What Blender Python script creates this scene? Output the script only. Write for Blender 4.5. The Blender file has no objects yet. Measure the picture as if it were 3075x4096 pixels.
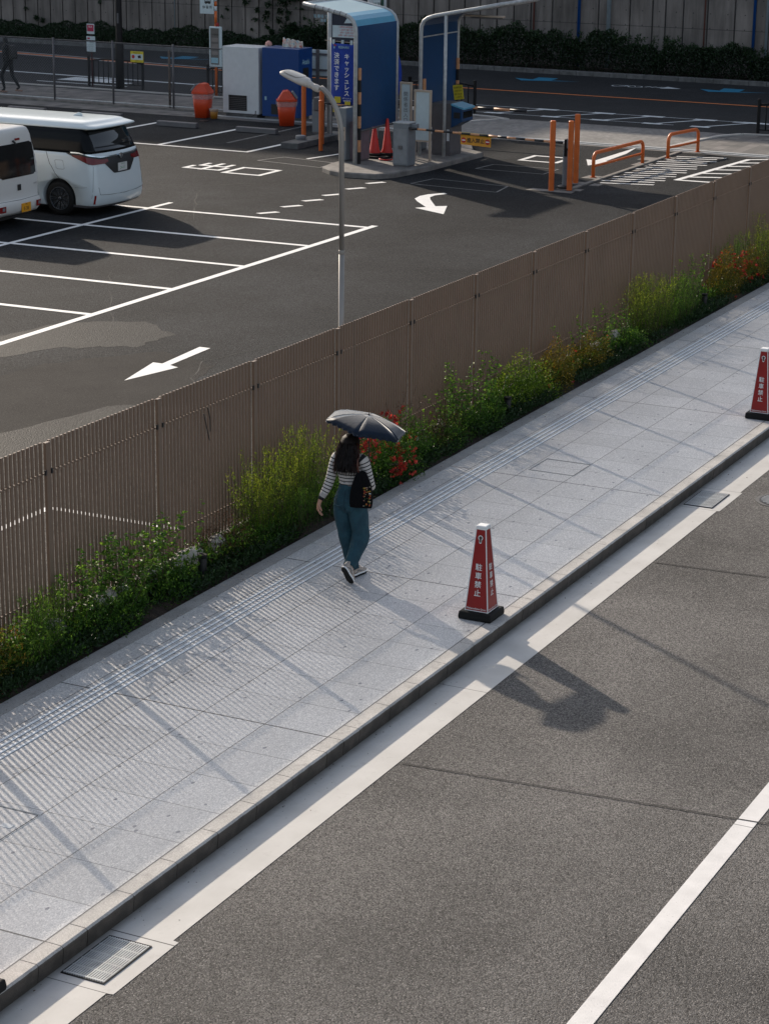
import bpy, bmesh, math, random
import numpy as np
from mathutils import Vector, Matrix
random.seed(7); rng=np.random.default_rng(11)
PI=math.pi; R=math.radians
S=bpy.context.scene; COL=S.collection

# ------------------------------------------------------------ camera, sky, sun, exposure
yaw,pit,rol,CH=0.46043973,0.2922176,0.01185081,7.36
fw=Vector((math.cos(yaw)*math.cos(pit),math.sin(yaw)*math.cos(pit),-math.sin(pit)))
rt=fw.cross(Vector((0,0,1))).normalized(); up=rt.cross(fw)
r2=math.cos(rol)*rt+math.sin(rol)*up; u2=-math.sin(rol)*rt+math.cos(rol)*up
cd=bpy.data.cameras.new('camera'); cam=bpy.data.objects.new('camera',cd); COL.objects.link(cam)
cam.matrix_world=Matrix(((r2.x,u2.x,-fw.x,0),(r2.y,u2.y,-fw.y,0),(r2.z,u2.z,-fw.z,CH),(0,0,0,1)))
cd.sensor_fit='VERTICAL'; cd.sensor_height=24; cd.lens=24*8880/4096; cd.clip_end=1500; cd.clip_start=0.5
cd.shift_x=0; S.camera=cam
SUN_AZ=math.atan2(.829,.5595); SUN_EL=R(24.2)
w=bpy.data.worlds.new('World'); S.world=w; w.use_nodes=True
nt=w.node_tree; bg=nt.nodes['Background']; sky=nt.nodes.new('ShaderNodeTexSky'); sky.sky_type='NISHITA'
sky.sun_disc=False; sky.sun_elevation=SUN_EL; sky.sun_rotation=PI/2-SUN_AZ; sky.air_density=1.0; sky.dust_density=2.0; sky.ozone_density=1.0
hs=nt.nodes.new('ShaderNodeHueSaturation'); hs.inputs['Saturation'].default_value=.62; nt.links.new(sky.outputs[0],hs.inputs['Color']); nt.links.new(hs.outputs[0],bg.inputs[0]); bg.inputs[1].default_value=0.148
sl=bpy.data.lights.new('sun','SUN'); sl.energy=4.2; sl.angle=R(0.8); sl.color=(1,.87,.72)
so=bpy.data.objects.new('sun',sl); COL.objects.link(so)
sd=Vector((math.cos(SUN_AZ)*math.cos(SUN_EL),math.sin(SUN_AZ)*math.cos(SUN_EL),math.sin(SUN_EL)))
so.rotation_euler=(-sd).to_track_quat('-Z','Y').to_euler(); so.location=(60,60,60)
S.view_settings.view_transform='Standard'; S.view_settings.look='None'; S.view_settings.exposure=0.40; S.view_settings.gamma=1

# ------------------------------------------------------------ materials
def mat(name,col,rough=.6,metal=0,var=.12,vs=6,bump=0,bs=60,spec=.5,col2=None,trans=0,emit=None):
    m=bpy.data.materials.new(name); m.use_nodes=True; n=m.node_tree; L=n.links; b=n.nodes['Principled BSDF']
    b.inputs['Roughness'].default_value=rough; b.inputs['Metallic'].default_value=metal; b.inputs['Specular IOR Level'].default_value=spec
    tc=n.nodes.new('ShaderNodeTexCoord')
    nz=n.nodes.new('ShaderNodeTexNoise'); nz.inputs['Scale'].default_value=vs; nz.inputs['Detail'].default_value=5; L.new(tc.outputs['Object'],nz.inputs['Vector'])
    cr=n.nodes.new('ShaderNodeValToRGB'); c=col; d=col2 or tuple(x*(1-var*1.6) for x in c)
    cr.color_ramp.elements[0].position=.3; cr.color_ramp.elements[1].position=.7
    cr.color_ramp.elements[0].color=(*d,1); cr.color_ramp.elements[1].color=(*[min(1,x*(1+var*.4)) for x in c],1)
    L.new(nz.outputs[0],cr.inputs[0]); L.new(cr.outputs[0],b.inputs['Base Color'])
    if bump:
        n2=n.nodes.new('ShaderNodeTexNoise'); n2.inputs['Scale'].default_value=bs; n2.inputs['Detail'].default_value=3; L.new(tc.outputs['Object'],n2.inputs['Vector'])
        bp=n.nodes.new('ShaderNodeBump'); bp.inputs['Strength'].default_value=bump; bp.inputs['Distance'].default_value=.01
        L.new(n2.outputs[0],bp.inputs['Height']); L.new(bp.outputs[0],b.inputs['Normal'])
    if trans: b.inputs['Transmission Weight'].default_value=trans
    if emit: b.inputs['Emission Color'].default_value=(*emit[0],1); b.inputs['Emission Strength'].default_value=emit[1]
    return m
class N:  # tiny node helper
    def __init__(s,m): s.t=m.node_tree; s.L=s.t.links; s.b=s.t.nodes['Principled BSDF']; s.tc=s.t.nodes.new('ShaderNodeTexCoord'); s.P=s.tc.outputs['Object']
    def node(s,k,**kw):
        x=s.t.nodes.new(k)
        for a,v in kw.items(): setattr(x,a,v)
        return x
    def math(s,op,a,b=None,c=None,clamp=False):
        x=s.node('ShaderNodeMath',operation=op); x.use_clamp=clamp
        for i,v in enumerate((a,b,c)):
            if v is None: continue
            if isinstance(v,(int,float)): x.inputs[i].default_value=v
            else: s.L.new(v,x.inputs[i])
        return x.outputs[0]
    def noise(s,scale,detail=4,vec=None,rough=.5):
        x=s.node('ShaderNodeTexNoise'); x.inputs['Scale'].default_value=scale; x.inputs['Detail'].default_value=detail; x.inputs['Roughness'].default_value=rough
        s.L.new(vec or s.P,x.inputs['Vector']); return x.outputs[0]
    def vor(s,scale,feature='F1',vec=None):
        x=s.node('ShaderNodeTexVoronoi',feature=feature); x.inputs['Scale'].default_value=scale; s.L.new(vec or s.P,x.inputs['Vector']); return x
    def ramp(s,f,pts):
        x=s.node('ShaderNodeValToRGB'); e=x.color_ramp.elements
        while len(e)<len(pts): e.new(.5)
        for k,(p,c) in enumerate(pts):
            e[k].position=p; e[k].color=(*c,1) if isinstance(c,tuple) else (c,c,c,1)
        if f.type=='RGBA': sp=s.node('ShaderNodeSeparateXYZ'); s.L.new(f,sp.inputs[0]); f=sp.outputs[0]
        s.L.new(f,x.inputs[0]); return x.outputs[0]
    def mix(s,f,a,b,mode='MIX'):
        x=s.node('ShaderNodeMix',data_type='RGBA',blend_type=mode)
        for i,v in ((0,f),(6,a),(7,b)):
            if isinstance(v,(int,float)): x.inputs[i].default_value=v
            elif isinstance(v,tuple): x.inputs[i].default_value=(*v,1)
            else: s.L.new(v,x.inputs[i])
        return x.outputs[2]
    def xyz(s):
        x=s.node('ShaderNodeSeparateXYZ'); s.L.new(s.P,x.inputs[0]); return x.outputs
    def line(s,c,x0,p,w,soft=.0015):  # 1 on lines x0+kp
        a=s.math('SUBTRACT',c,x0-p/2); a=s.math('FLOORED_MODULO',a,p); a=s.math('SUBTRACT',a,p/2); a=s.math('ABSOLUTE',a)
        a=s.math('SUBTRACT',w+soft,a); a=s.math('DIVIDE',a,soft*2+1e-5,clamp=True); return a
    def bump(s,h,st,dist=.005,nrm=None):
        x=s.node('ShaderNodeBump'); x.inputs['Strength'].default_value=st; x.inputs['Distance'].default_value=dist; s.L.new(h,x.inputs['Height'])
        if nrm: s.L.new(nrm,x.inputs['Normal'])
        return x.outputs[0]
    def out(s,col=None,rough=None,nrm=None):
        if col is not None: s.L.new(col,s.b.inputs['Base Color'])
        if rough is not None:
            if isinstance(rough,(int,float)): s.b.inputs['Roughness'].default_value=rough
            else: s.L.new(rough,s.b.inputs['Roughness'])
        if nrm is not None: s.L.new(nrm,s.b.inputs['Normal'])
def newmat(name):
    m=bpy.data.materials.new(name); m.use_nodes=True; return m,N(m)

def asphalt(name,base,warm=(1,.97,.94),grain=150,contrast=.5,rough=.8,patch=.25,spec=.35,bumpd=.004,bst=.8,joints=None,speck=1):
    m,n=newmat(name); g=n.vor(grain); big=n.noise(.35,5); mid=n.noise(3,4); fine=n.noise(grain*.6,3)
    f=n.math('MULTIPLY_ADD',n.ramp(g.outputs['Color'],[(0,0.),(1,1.)]),contrast,1-contrast*.5)
    f2=n.math('MULTIPLY_ADD',n.ramp(big,[(.36,0.),(.64,1.)]),patch,1-patch*.5); f3=n.math('MULTIPLY_ADD',n.ramp(n.noise(1.1,6,rough=.6),[(.35,0.),(.65,1.)]),.26,.87)
    f=n.math('MULTIPLY',n.math('MULTIPLY',f,f2),f3)
    hole=n.ramp(fine,[(.28,.25),(.42,1.)]); f=n.math('MULTIPLY',f,hole)
    c=n.mix(1.,tuple(base*x for x in warm),f,'MULTIPLY')
    sp=n.ramp(n.vor(grain*1.1).outputs['Color'],[(.90,0.),(.95,1.)]); c=n.mix(n.math('MULTIPLY',sp,.5*speck),c,tuple(min(1,base*3.2*x) for x in warm))
    if joints:
        x=n.xyz()[0]
        for (a,p,wd) in joints: c=n.mix(n.line(x,a,p,wd),c,(.012,.012,.012))
    h=n.math('ADD',fine,n.math('MULTIPLY',g.outputs['Distance'],-1.2))
    n.out(c,rough,n.bump(h,bst,bumpd)); n.b.inputs['Specular IOR Level'].default_value=spec; return m
M={}
M['lot']=asphalt('lot asphalt',.026,warm=(.93,.97,1.03),spec=.05,grain=60,contrast=1.1,patch=.5,bumpd=.006,rough=.75)
M['lot_rough']=asphalt('worn coarse asphalt',.014,spec=.08,grain=60,contrast=1.3,patch=.2,bumpd=.005,bst=.8,rough=.6,speck=1.6)
M['lot_pale']=asphalt('pale repaired asphalt',.028,spec=.06,warm=(1,.94,.90),grain=110,contrast=.35,patch=.2)
M['road']=asphalt('open textured asphalt',.104,warm=(1,.945,.895),grain=95,contrast=1.2,patch=.45,rough=.75,bumpd=.006,bst=.9,speck=1.0,spec=.15)
M['far_road']=asphalt('far asphalt',.030,spec=.15,warm=(.92,.97,1.05),grain=60,contrast=.3,patch=.12)
def pavement():
    m,n=newmat('terrazzo paving slab'); X=n.xyz()
    # chips
    mp=n.node('ShaderNodeMapping'); n.L.new(n.P,mp.inputs[0]); mp.inputs['Scale'].default_value=(1,1.7,1); mp.inputs['Rotation'].default_value=(0,0,.5)
    a=n.vor(85,vec=mp.outputs[0]); c=n.ramp(a.outputs['Color'],[(0,(.34,.34,.345)),(.35,(.43,.425,.425)),(.7,(.52,.515,.51)),(1,(.68,.67,.65))])
    b=n.vor(24,vec=mp.outputs[0]); bc=n.ramp(b.outputs['Color'],[(0,0.),(.80,0.),(.83,1.)]); bd=n.ramp(b.outputs['Distance'],[(.22,1.),(.27,0.)])
    c=n.mix(n.math('MULTIPLY',n.math('MULTIPLY',bc,bd),.5),c,(.68,.67,.65))
    d=n.vor(5.2,vec=mp.outputs[0]); dc=n.ramp(d.outputs['Color'],[(0,0.),(.60,0.),(.62,1.)]); dd=n.ramp(n.math('ADD',d.outputs['Distance'],n.math('MULTIPLY',n.noise(40,2),.08)),[(.16,1.),(.18,0.)])
    c=n.mix(n.math('MULTIPLY',n.math('MULTIPLY',dc,dd),.8),c,(.10,.11,.14))
    # slab tone, broad wear
    tile=n.node('ShaderNodeTexWhiteNoise'); cmb=n.node('ShaderNodeCombineXYZ')
    n.L.new(n.math('FLOOR',n.math('DIVIDE',n.math('SUBTRACT',X[0],15.675),.6)),cmb.inputs[0]); n.L.new(n.math('FLOOR',n.math('DIVIDE',n.math('SUBTRACT',X[1],8.294),.6215)),cmb.inputs[1]); n.L.new(cmb.outputs[0],tile.inputs['Vector'])
    f=n.math('MULTIPLY_ADD',tile.outputs[0],.13,.94); f=n.math('MULTIPLY',f,n.math('MULTIPLY_ADD',n.noise(1.3,5),.35,.82))
    c=n.mix(1.,c,f,'MULTIPLY')
    j=n.math('MAXIMUM',n.line(X[0],15.675,.6,.0035,.002),n.line(X[1],8.294,.6215,.0048,.002)); c=n.mix(n.math('MULTIPLY',j,.92),c,(.07,.07,.07))
    e=n.line(X[0],15.675,4.2,.0085,.002); c=n.mix(e,c,(.015,.015,.016))
    e2=n.math('MAXIMUM',n.line(X[1],11.045,50,.003),n.line(X[1],8.296,50,.006,.002)); c=n.mix(n.math('MULTIPLY',e2,.8),c,(.05,.05,.05))
    h=n.math('SUBTRACT',n.noise(160,3),n.math('MULTIPLY',n.math('MAXIMUM',j,e),1.5))
    ro=n.math('MULTIPLY_ADD',n.noise(30,4),.22,.36)
    n.out(c,ro,n.bump(h,.25,.002)); n.b.inputs['Specular IOR Level'].default_value=.5; return m
M['pave']=pavement()
def granite(name,c0,c1,face=False):
    m,n=newmat(name); a=n.vor(190); c=n.ramp(a.outputs['Color'],[(0,c0),(1,c1)]); st=n.noise(2.2,5)
    c=n.mix(1.,c,n.ramp(st,[(.25,.72),(.65,1.05)]),'MULTIPLY')
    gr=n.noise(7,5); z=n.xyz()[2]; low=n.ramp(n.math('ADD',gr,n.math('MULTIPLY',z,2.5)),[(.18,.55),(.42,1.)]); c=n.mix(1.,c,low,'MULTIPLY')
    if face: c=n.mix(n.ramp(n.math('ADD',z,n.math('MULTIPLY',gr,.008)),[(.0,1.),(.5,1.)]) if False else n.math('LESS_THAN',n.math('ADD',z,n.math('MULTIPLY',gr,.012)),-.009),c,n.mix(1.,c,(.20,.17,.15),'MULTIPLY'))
    n.out(c,.75,n.bump(n.noise(140,3),.4,.003)); return m
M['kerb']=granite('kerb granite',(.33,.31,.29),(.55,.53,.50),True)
def gutter():
    m,n=newmat('gutter concrete'); X=n.xyz(); c=n.ramp(n.noise(2.5,6),[(.3,(.44,.425,.40)),(.7,(.53,.515,.49))])
    c=n.mix(n.math('MULTIPLY',n.ramp(n.noise(7,7,rough=.7),[(.57,0.),(.68,1.)]),.25),c,(.25,.235,.21))
    c=n.mix(n.line(X[0],12.075,50,.006),c,(.04,.04,.04))
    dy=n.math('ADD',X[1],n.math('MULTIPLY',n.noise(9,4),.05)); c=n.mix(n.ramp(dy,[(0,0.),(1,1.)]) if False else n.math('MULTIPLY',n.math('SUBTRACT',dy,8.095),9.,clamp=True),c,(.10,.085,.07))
    for a in (11.28,17.62,24.27,25.16): c=n.mix(n.line(X[0],a,60,.004),c,(.06,.06,.06))
    n.out(c,.7,n.bump(n.noise(70,4),.25,.003)); return m
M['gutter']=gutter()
M['concrete']=mat('rough concrete',(.20,.185,.17),.85,var=.25,vs=4,bump=.5,bs=60)
M['concrete_dark']=mat('dark stained concrete',(.12,.12,.12),.85,var=.3,vs=5,bump=.5)
M['paint']=None
def paint(name,c,wear=.5,jo=None):
    m,n=newmat(name); g=n.noise(55,4); k=n.ramp(n.math('ADD',g,n.math('MULTIPLY',n.noise(1.5,3),.3)),[(.42-.12*wear,0.),(.62-.12*wear,1.)])
    c2=n.mix(1.,c,n.ramp(n.noise(6,5),[(.3,.86),(.7,1.)]),'MULTIPLY'); cc=n.mix(k,tuple(x*.45 for x in c),c2)
    if jo: cc=n.mix(n.line(n.xyz()[0],jo[0],jo[1],jo[2]),cc,(.03,.03,.03))
    n.out(cc,.6,n.bump(n.noise(120,2),.5,.003)); return m
M['wpaint']=paint('white road paint',(.80,.79,.77),.9); M['wline']=paint('thick white lane paint',(.70,.68,.66),.9,(15.92,6.3,.004))
M['thinpaint']=paint('faded loop line paint',(.20,.195,.19),-.3); M['farwhite']=paint('worn far white paint',(.62,.66,.68),.2)
M['orange_line']=paint('orange lane paint',(.75,.22,.06),.6); M['blue_arrow']=paint('blue cycle lane paint',(.02,.22,.38),.7)
def bricks(name,c0,c1,sx,sy,jw=.006):
    m,n=newmat(name); X=n.xyz(); t=n.node('ShaderNodeTexWhiteNoise'); cmb=n.node('ShaderNodeCombineXYZ')
    n.L.new(n.math('FLOOR',n.math('DIVIDE',X[0],sx)),cmb.inputs[0]); n.L.new(n.math('FLOOR',n.math('DIVIDE',X[1],sy)),cmb.inputs[1]); n.L.new(cmb.outputs[0],t.inputs['Vector'])
    c=n.ramp(t.outputs[0],[(0,c0),(1,c1)]); c=n.mix(1.,c,n.ramp(n.noise(1.2,5),[(.3,.75),(.7,1.1)]),'MULTIPLY')
    j=n.math('MAXIMUM',n.line(X[0],0,sx,jw),n.line(X[1],0,sy,jw)); c=n.mix(n.math('MULTIPLY',j,.6),c,(.05,.05,.05))
    n.out(c,.8,n.bump(n.noise(90,3),.4,.004)); return m
M['apron']=bricks('grey block paving',(.17,.165,.16),(.24,.23,.22),.2,.1); M['farpave']=bricks('mixed paving slabs',(.09,.088,.085),(.19,.175,.165),.3,.3)
M['fence']=mat('taupe powder coated steel',(.19,.128,.088),.5,var=.06,vs=2,spec=.45)
M['fence_top']=M['fence']
M['galv']=mat('galvanised steel',(.45,.46,.46),.5,.15,var=.15,vs=9)
M['lamp']=mat('lamp pole grey beige metal',(.30,.275,.25),.42,.35,var=.06); M['lamp_head']=mat('lamp housing',(.52,.47,.42),.45,var=.05); M['lamp_glass']=mat('lamp lens',(.22,.215,.20),.35,var=.05)
M['blackm']=mat('black painted steel',(.008,.008,.009),.5,var=.1,spec=.2); M['dark']=mat('dark charcoal plastic',(.012,.012,.013),.5,var=.1)
M['rubber']=mat('black rubber',(.009,.009,.009),.7,var=.15,bump=.3,spec=.25); M['brownpole']=mat('dark brown steel pole',(.010,.008,.008),.55,spec=.2)
M['white']=mat('white enamel',(.60,.62,.63),.4,var=.05); M['signw']=mat('white sign face',(.50,.58,.60),.45,var=.05)
M['cabinet']=mat('grey cabinet steel',(.17,.185,.20),.45,var=.1,vs=3); M['cab_dark']=mat('dark grey cabinet steel',(.10,.095,.10),.5,var=.1)
M['blue']=mat('deep blue enamel',(.004,.045,.13),.42,var=.06); M['bluev']=mat('royal blue vending enamel',(.003,.045,.19),.35,var=.05)
M['skyblue']=mat('blue translucent canopy sheet',(.10,.34,.50),.3,var=.04)
M['orange']=mat('orange painted steel',(.62,.13,.018),.42,var=.12,vs=5); M['binorange']=mat('red orange plastic',(.60,.055,.012),.42,var=.06); M['conered']=mat('faded red cone plastic',(.55,.02,.012),.5)
M['yellow']=mat('yellow sign face',(.62,.50,.03),.5); M['amber']=mat('amber sign film',(.70,.30,.02),.5)
M['red']=mat('glossy red board',(.27,.006,.006),.32,var=.04); M['redtxt']=mat('red print',(.45,.02,.02),.5); M['pink']=mat('crimson sign face',(.42,.02,.07),.5)
M['wtxt']=mat('white print',(.75,.75,.74),.5,var=.02); M['ktxt']=mat('black print',(.012,.012,.013),.5); M['gtxt']=mat('grey print',(.12,.12,.12),.6); M['ltxt']=mat('light cyan print',(.30,.50,.58),.5); M['greenp']=mat('green print',(.02,.22,.08),.5)
M['navy']=mat('navy sign face',(.012,.016,.035),.5); M['cream']=mat('cream flaking plastic',(.45,.36,.28),.5,var=.1); M['tape_o']=mat('peach safety tape',(.62,.30,.15),.5,var=.15,vs=20); M['tape_k']=mat('black safety tape',(.012,.012,.014),.5)
M['vanw']=mat('pearl white car paint',(.58,.64,.66),.22,var=.01,spec=.6); M['vanw2']=mat('white van paint',(.62,.60,.57),.3,var=.01)
M['glass']=mat('tinted black glass',(.004,.005,.006),.12,var=.02,spec=.15); M['chrome']=mat('chrome',(.6,.66,.7),.15,.9,var=.02); M['tail']=mat('red lamp lens',(.14,.004,.006),.15); M['tailb']=mat('bright red lamp lens',(.22,.01,.01),.2); M['rim']=mat('dark alloy',(.30,.32,.35),.25,.9)
M['plate']=mat('white number plate',(.62,.62,.60),.4); M['platey']=mat('yellow number plate',(.75,.32,.01),.4)
M['film']=mat('thin clear plastic bag',(.6,.6,.6),.3,var=.1); M['film'].node_tree.nodes['Principled BSDF'].inputs['Alpha'].default_value=.35
M['green']=mat('dark green mesh',(.01,.06,.04),.6); M['teal']=mat('teal enamel',(.12,.38,.38),.5)
M['bluepipe']=mat('blue pipe',(.005,.06,.24),.4); M['palepipe']=mat('pale grey pipe',(.26,.31,.35),.45); M['redpipe']=mat('rust red strip',(.14,.05,.04),.7)
M['rock']=mat('white weathered rock',(.50,.46,.39),.85,var=.3,vs=9,bump=1,bs=22)
M['soil']=mat('dark soil',(.035,.022,.014),.95,var=.4,vs=14,bump=1,bs=35)

# ------------------------------------------------------------ object helpers
def tag(o,label=None,cat=None,group=None,kind=None):
    if label: o['label']=label
    if cat: o['category']=cat
    if group: o['group']=group
    if kind: o['kind']=kind
    return o
def thing(name,label,cat,loc=(0,0,0),rz=0,group=None):
    o=bpy.data.objects.new(name,None); COL.objects.link(o); o.location=loc; o.rotation_euler=(0,0,rz); o.empty_display_size=.1
    return tag(o,label,cat,group)
def link(name,me,m,parent=None,smooth=False,bevel=0,loc=None):
    o=bpy.data.objects.new(name,me); COL.objects.link(o)
    if m is not None and len(me.materials)==0:
        for x in (m if isinstance(m,(list,tuple)) else [m]): me.materials.append(x)
    if parent: o.parent=parent
    if loc: o.location=loc
    if smooth: me.polygons.foreach_set('use_smooth',[True]*len(me.polygons))
    if bevel:
        b=o.modifiers.new('b','BEVEL'); b.width=bevel; b.segments=2; b.limit_method='ANGLE'; b.angle_limit=R(40)
    return o
class MB:
    def __init__(s): s.v=[]; s.f=[]; s.mi=[]; s.cur=0
    def add(s,vs,fs):
        k=len(s.v); s.v+=[tuple(p) for p in vs]; s.f+=[tuple(i+k for i in f) for f in fs]; s.mi+=[s.cur]*len(fs); return s
    def box(s,x0,x1,y0,y1,z0,z1,M4=None):
        vs=[Vector((x,y,z)) for z in (z0,z1) for y in (y0,y1) for x in (x0,x1)]
        if M4: vs=[M4@p for p in vs]
        return s.add(vs,[(0,2,3,1),(4,5,7,6),(0,1,5,4),(1,3,7,5),(3,2,6,7),(2,0,4,6)])
    def quad(s,*p): return s.add(p,[tuple(range(len(p)))])
    def prism(s,pts,z0,z1):
        n=len(pts); vs=[(x,y,z0) for x,y in pts]+[(x,y,z1) for x,y in pts]
        return s.add(vs,[tuple(range(n-1,-1,-1)),tuple(range(n,2*n))]+[(i,(i+1)%n,n+(i+1)%n,n+i) for i in range(n)])
    def tube(s,pts,r,n=10,cap=True,flat=1):
        pts=[Vector(p) for p in pts]; rs=r if isinstance(r,(list,tuple)) else [r]*len(pts)
        vs=[]; t=(pts[1]-pts[0]).normalized(); ref=Vector((0,0,1)) if abs(t.z)<.9 else Vector((1,0,0)); a=t.cross(ref).normalized()
        for i,p in enumerate(pts):
            if 0<i<len(pts)-1: t=((pts[i+1]-p).normalized()+(p-pts[i-1]).normalized()).normalized()
            elif i: t=(p-pts[i-1]).normalized()
            a=(a-t*a.dot(t)).normalized(); b=t.cross(a)
            vs+=[p+(a*math.cos(2*PI*k/n)+b*math.sin(2*PI*k/n)*flat)*rs[i] for k in range(n)]
        fs=[(i*n+k,i*n+(k+1)%n,(i+1)*n+(k+1)%n,(i+1)*n+k) for i in range(len(pts)-1) for k in range(n)]
        if cap: fs+=[tuple(range(n-1,-1,-1)),tuple(range((len(pts)-1)*n,len(pts)*n))]
        return s.add(vs,fs)
    def lathe(s,prof,c=(0,0,0),n=24,axis='z',cap=True):
        vs=[]
        for r,z in prof:
            for k in range(n):
                a=2*PI*k/n; p=(r*math.cos(a),r*math.sin(a),z)
                if axis=='x': p=(p[2],p[0],p[1])
                if axis=='y': p=(p[0],p[2],p[1])
                vs.append((p[0]+c[0],p[1]+c[1],p[2]+c[2]))
        m=len(prof); return s.add(vs,[(i*n+k,i*n+(k+1)%n,(i+1)*n+(k+1)%n,(i+1)*n+k) for i in range(m-1) for k in range(n)]+([tuple(range(n-1,-1,-1)),tuple(range((m-1)*n,m*n))] if cap else []))
    def loft(s,rings,cap=True):
        n=len(rings[0]); vs=[p for r in rings for p in r]; m=len(rings)
        fs=[(i*n+k,i*n+(k+1)%n,(i+1)*n+(k+1)%n,(i+1)*n+k) for i in range(m-1) for k in range(n)]
        if cap: fs+=[tuple(range(n-1,-1,-1)),tuple(range((m-1)*n,m*n))]
        return s.add(vs,fs)
    def mesh(s,name='m'):
        me=bpy.data.meshes.new(name); me.from_pydata(s.v,[],s.f)
        if any(s.mi): me.polygons.foreach_set('material_index',s.mi)
        bm=bmesh.new(); bm.from_mesh(me); bmesh.ops.recalc_face_normals(bm,faces=bm.faces); bm.to_mesh(me); bm.free(); return me
    def build(s,name,m,parent=None,smooth=False,bevel=0,loc=None): return link(name,s.mesh(name),m,parent,smooth,bevel,loc)
def bx(name,m,parent,*b,bevel=0): return MB().box(*b).build(name,m,parent,bevel=bevel)
def sheet(name,pts,z,m,parent=None):
    me=bpy.data.meshes.new(name); me.from_pydata([(x,y,z) for x,y in pts],[],[tuple(range(len(pts)))])
    bm=bmesh.new(); bm.from_mesh(me); bmesh.ops.recalc_face_normals(bm,faces=bm.faces)
    for f in bm.faces:
        if f.normal.z<0: f.normal_flip()
    bm.to_mesh(me); bm.free(); return link(name,me,m,parent)
def rect(x0,x1,y0,y1): return [(x0,y0),(x1,y0),(x1,y1),(x0,y1)]
def arc(c,r,a0,a1,n,f): return [f(c,r,R(a0+(a1-a0)*i/n)) for i in range(n+1)]
def copy_tree(o,parent=None):
    c=o.copy(); COL.objects.link(c); c.parent=parent
    for ch in list(o.children): copy_tree(ch,c)
    return c
_f={}
def text(name,items,m,O,RV,UV,parent=None,off=.002,bold=0):
    """items: (string,size,x,y) centred in the plane spanned by RV, UV at O"""
    O=Vector(O); RV=Vector(RV).normalized(); UV=Vector(UV).normalized(); NV=RV.cross(UV); mb=MB()
    for it in items:
        st,sz,x,y=it[:4]; sx=it[4] if len(it)>4 else 1
        cu=bpy.data.curves.new('t','FONT'); cu.body=st; cu.size=sz; cu.align_x='CENTER'; cu.align_y='CENTER'; cu.offset=bold*sz; cu.resolution_u=3
        ob=bpy.data.objects.new('t',cu); COL.objects.link(ob); dg=bpy.context.evaluated_depsgraph_get(); me=bpy.data.meshes.new_from_object(ob.evaluated_get(dg))
        vs=[O+RV*(x+v.co.x*sx)+UV*(y+v.co.y)+NV*off for v in me.vertices]
        mb.add(vs,[tuple(p.vertices) for p in me.polygons]); bpy.data.objects.remove(ob); bpy.data.meshes.remove(me); bpy.data.curves.remove(cu)
    me=bpy.data.meshes.new(name); me.from_pydata(mb.v,[],mb.f); return link(name,me,m,parent)
# ------------------------------------------------------------ setting
def st(o): o['kind']='structure'; return o
g=st(sheet('ground',rect(-200,500,-200,500),-.30,M['soil']))
st(sheet('road',rect(-20,110,-12,7.66),-.15,M['road']))
# road construction joints, sawn lines slightly skewed as in the photo
def strip(name,p,q,w,z,m):
    p=Vector((*p,0));q=Vector((*q,0)); d=(q-p).normalized(); s=Vector((-d.y,d.x,0))*w/2
    return st(sheet(name,[(v.x,v.y) for v in (p-s,q-s,q+s,p+s)],z,m))
M['joint']=mat('joint filler',(.012,.012,.012),.9)
strip('road_joint',(15.77,7.63),(16.16,3.2),.016,-.142,M['joint']); strip('road_joint',(22.06,7.63),(22.4,3.2),.020,-.142,M['joint']); strip('road_joint',(9.5,7.63),(9.9,3.2),.016,-.142,M['joint'])
st(sheet('lane_marking',rect(-20,110,4.575,4.735),-.145,M['wline']))
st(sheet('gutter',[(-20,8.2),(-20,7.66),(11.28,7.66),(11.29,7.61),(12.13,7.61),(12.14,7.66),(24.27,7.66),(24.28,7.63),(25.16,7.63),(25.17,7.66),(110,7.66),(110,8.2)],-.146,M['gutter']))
# kerb: separate granite stones with chamfered front edge, half stones at the expansion joints
mb=MB()
def stone(x0,x1):
    x0+=.0042; x1-=.0042; j=rng.normal(0,.0012); y1=8.288; prof=[(8.150+j,-.30),(8.150+j,-.15),(8.137+j,-.026),(8.143+j,-.010),(8.158+j,-.001),(y1,.001),(y1,-.30)]
    mb.loft([[(x0,y,z) for y,z in prof],[(x1,y,z) for y,z in prof]])
k=-2
while 11.475+4.2*k<95:
    X0=11.475+4.2*k; stone(X0,X0+.3)
    for i in range(6): stone(X0+.3+.6*i,X0+.9+.6*i)
    stone(X0+3.9,X0+4.2); k+=1
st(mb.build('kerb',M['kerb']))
# pavement slab
st(MB().box(-20,110,8.291,11.045,-.3,0).build('pavement',M['pave']))
mb=MB(); x=-5.0
while x<95:
    mb.box(x+.002,x+.598,11.048,11.212,-.3,.004); x+=.6
st(mb.build('edging_stones',granite('edging granite',(.24,.23,.22),(.40,.39,.37)),bevel=.003))
# tactile guiding strip: four raised bars, cut at every slab
M['barbed']=mat('dark bedding joint',(.13,.13,.135),.8)
mb=MB(); M['bar']=mat('brushed steel bar',(.80,.83,.86),.35,.15,var=.05,vs=14)
for bi in range(4):
    y=10.487+bi*.0745; x=-3.075+(.30 if bi%2 else 0)*0
    while x<80:
        for h in (0,.3):
            a=x+h+.004; b=x+h+.296
            mb.loft([[(a,y-.017,0),(a+.004,y-.012,.007),(a+.004,y+.012,.007),(a,y+.017,0)],[(b,y-.017,0),(b-.004,y-.012,.007),(b-.004,y+.012,.007),(b,y+.017,0)]])
        x+=.6
st(mb.build('tactile_strip',M['bar']))
for bi in range(4): y=10.487+bi*.0745; st(sheet('tactile_bed',rect(-3,80,y-.0245,y+.0245),.0012,M['barbed']))
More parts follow.
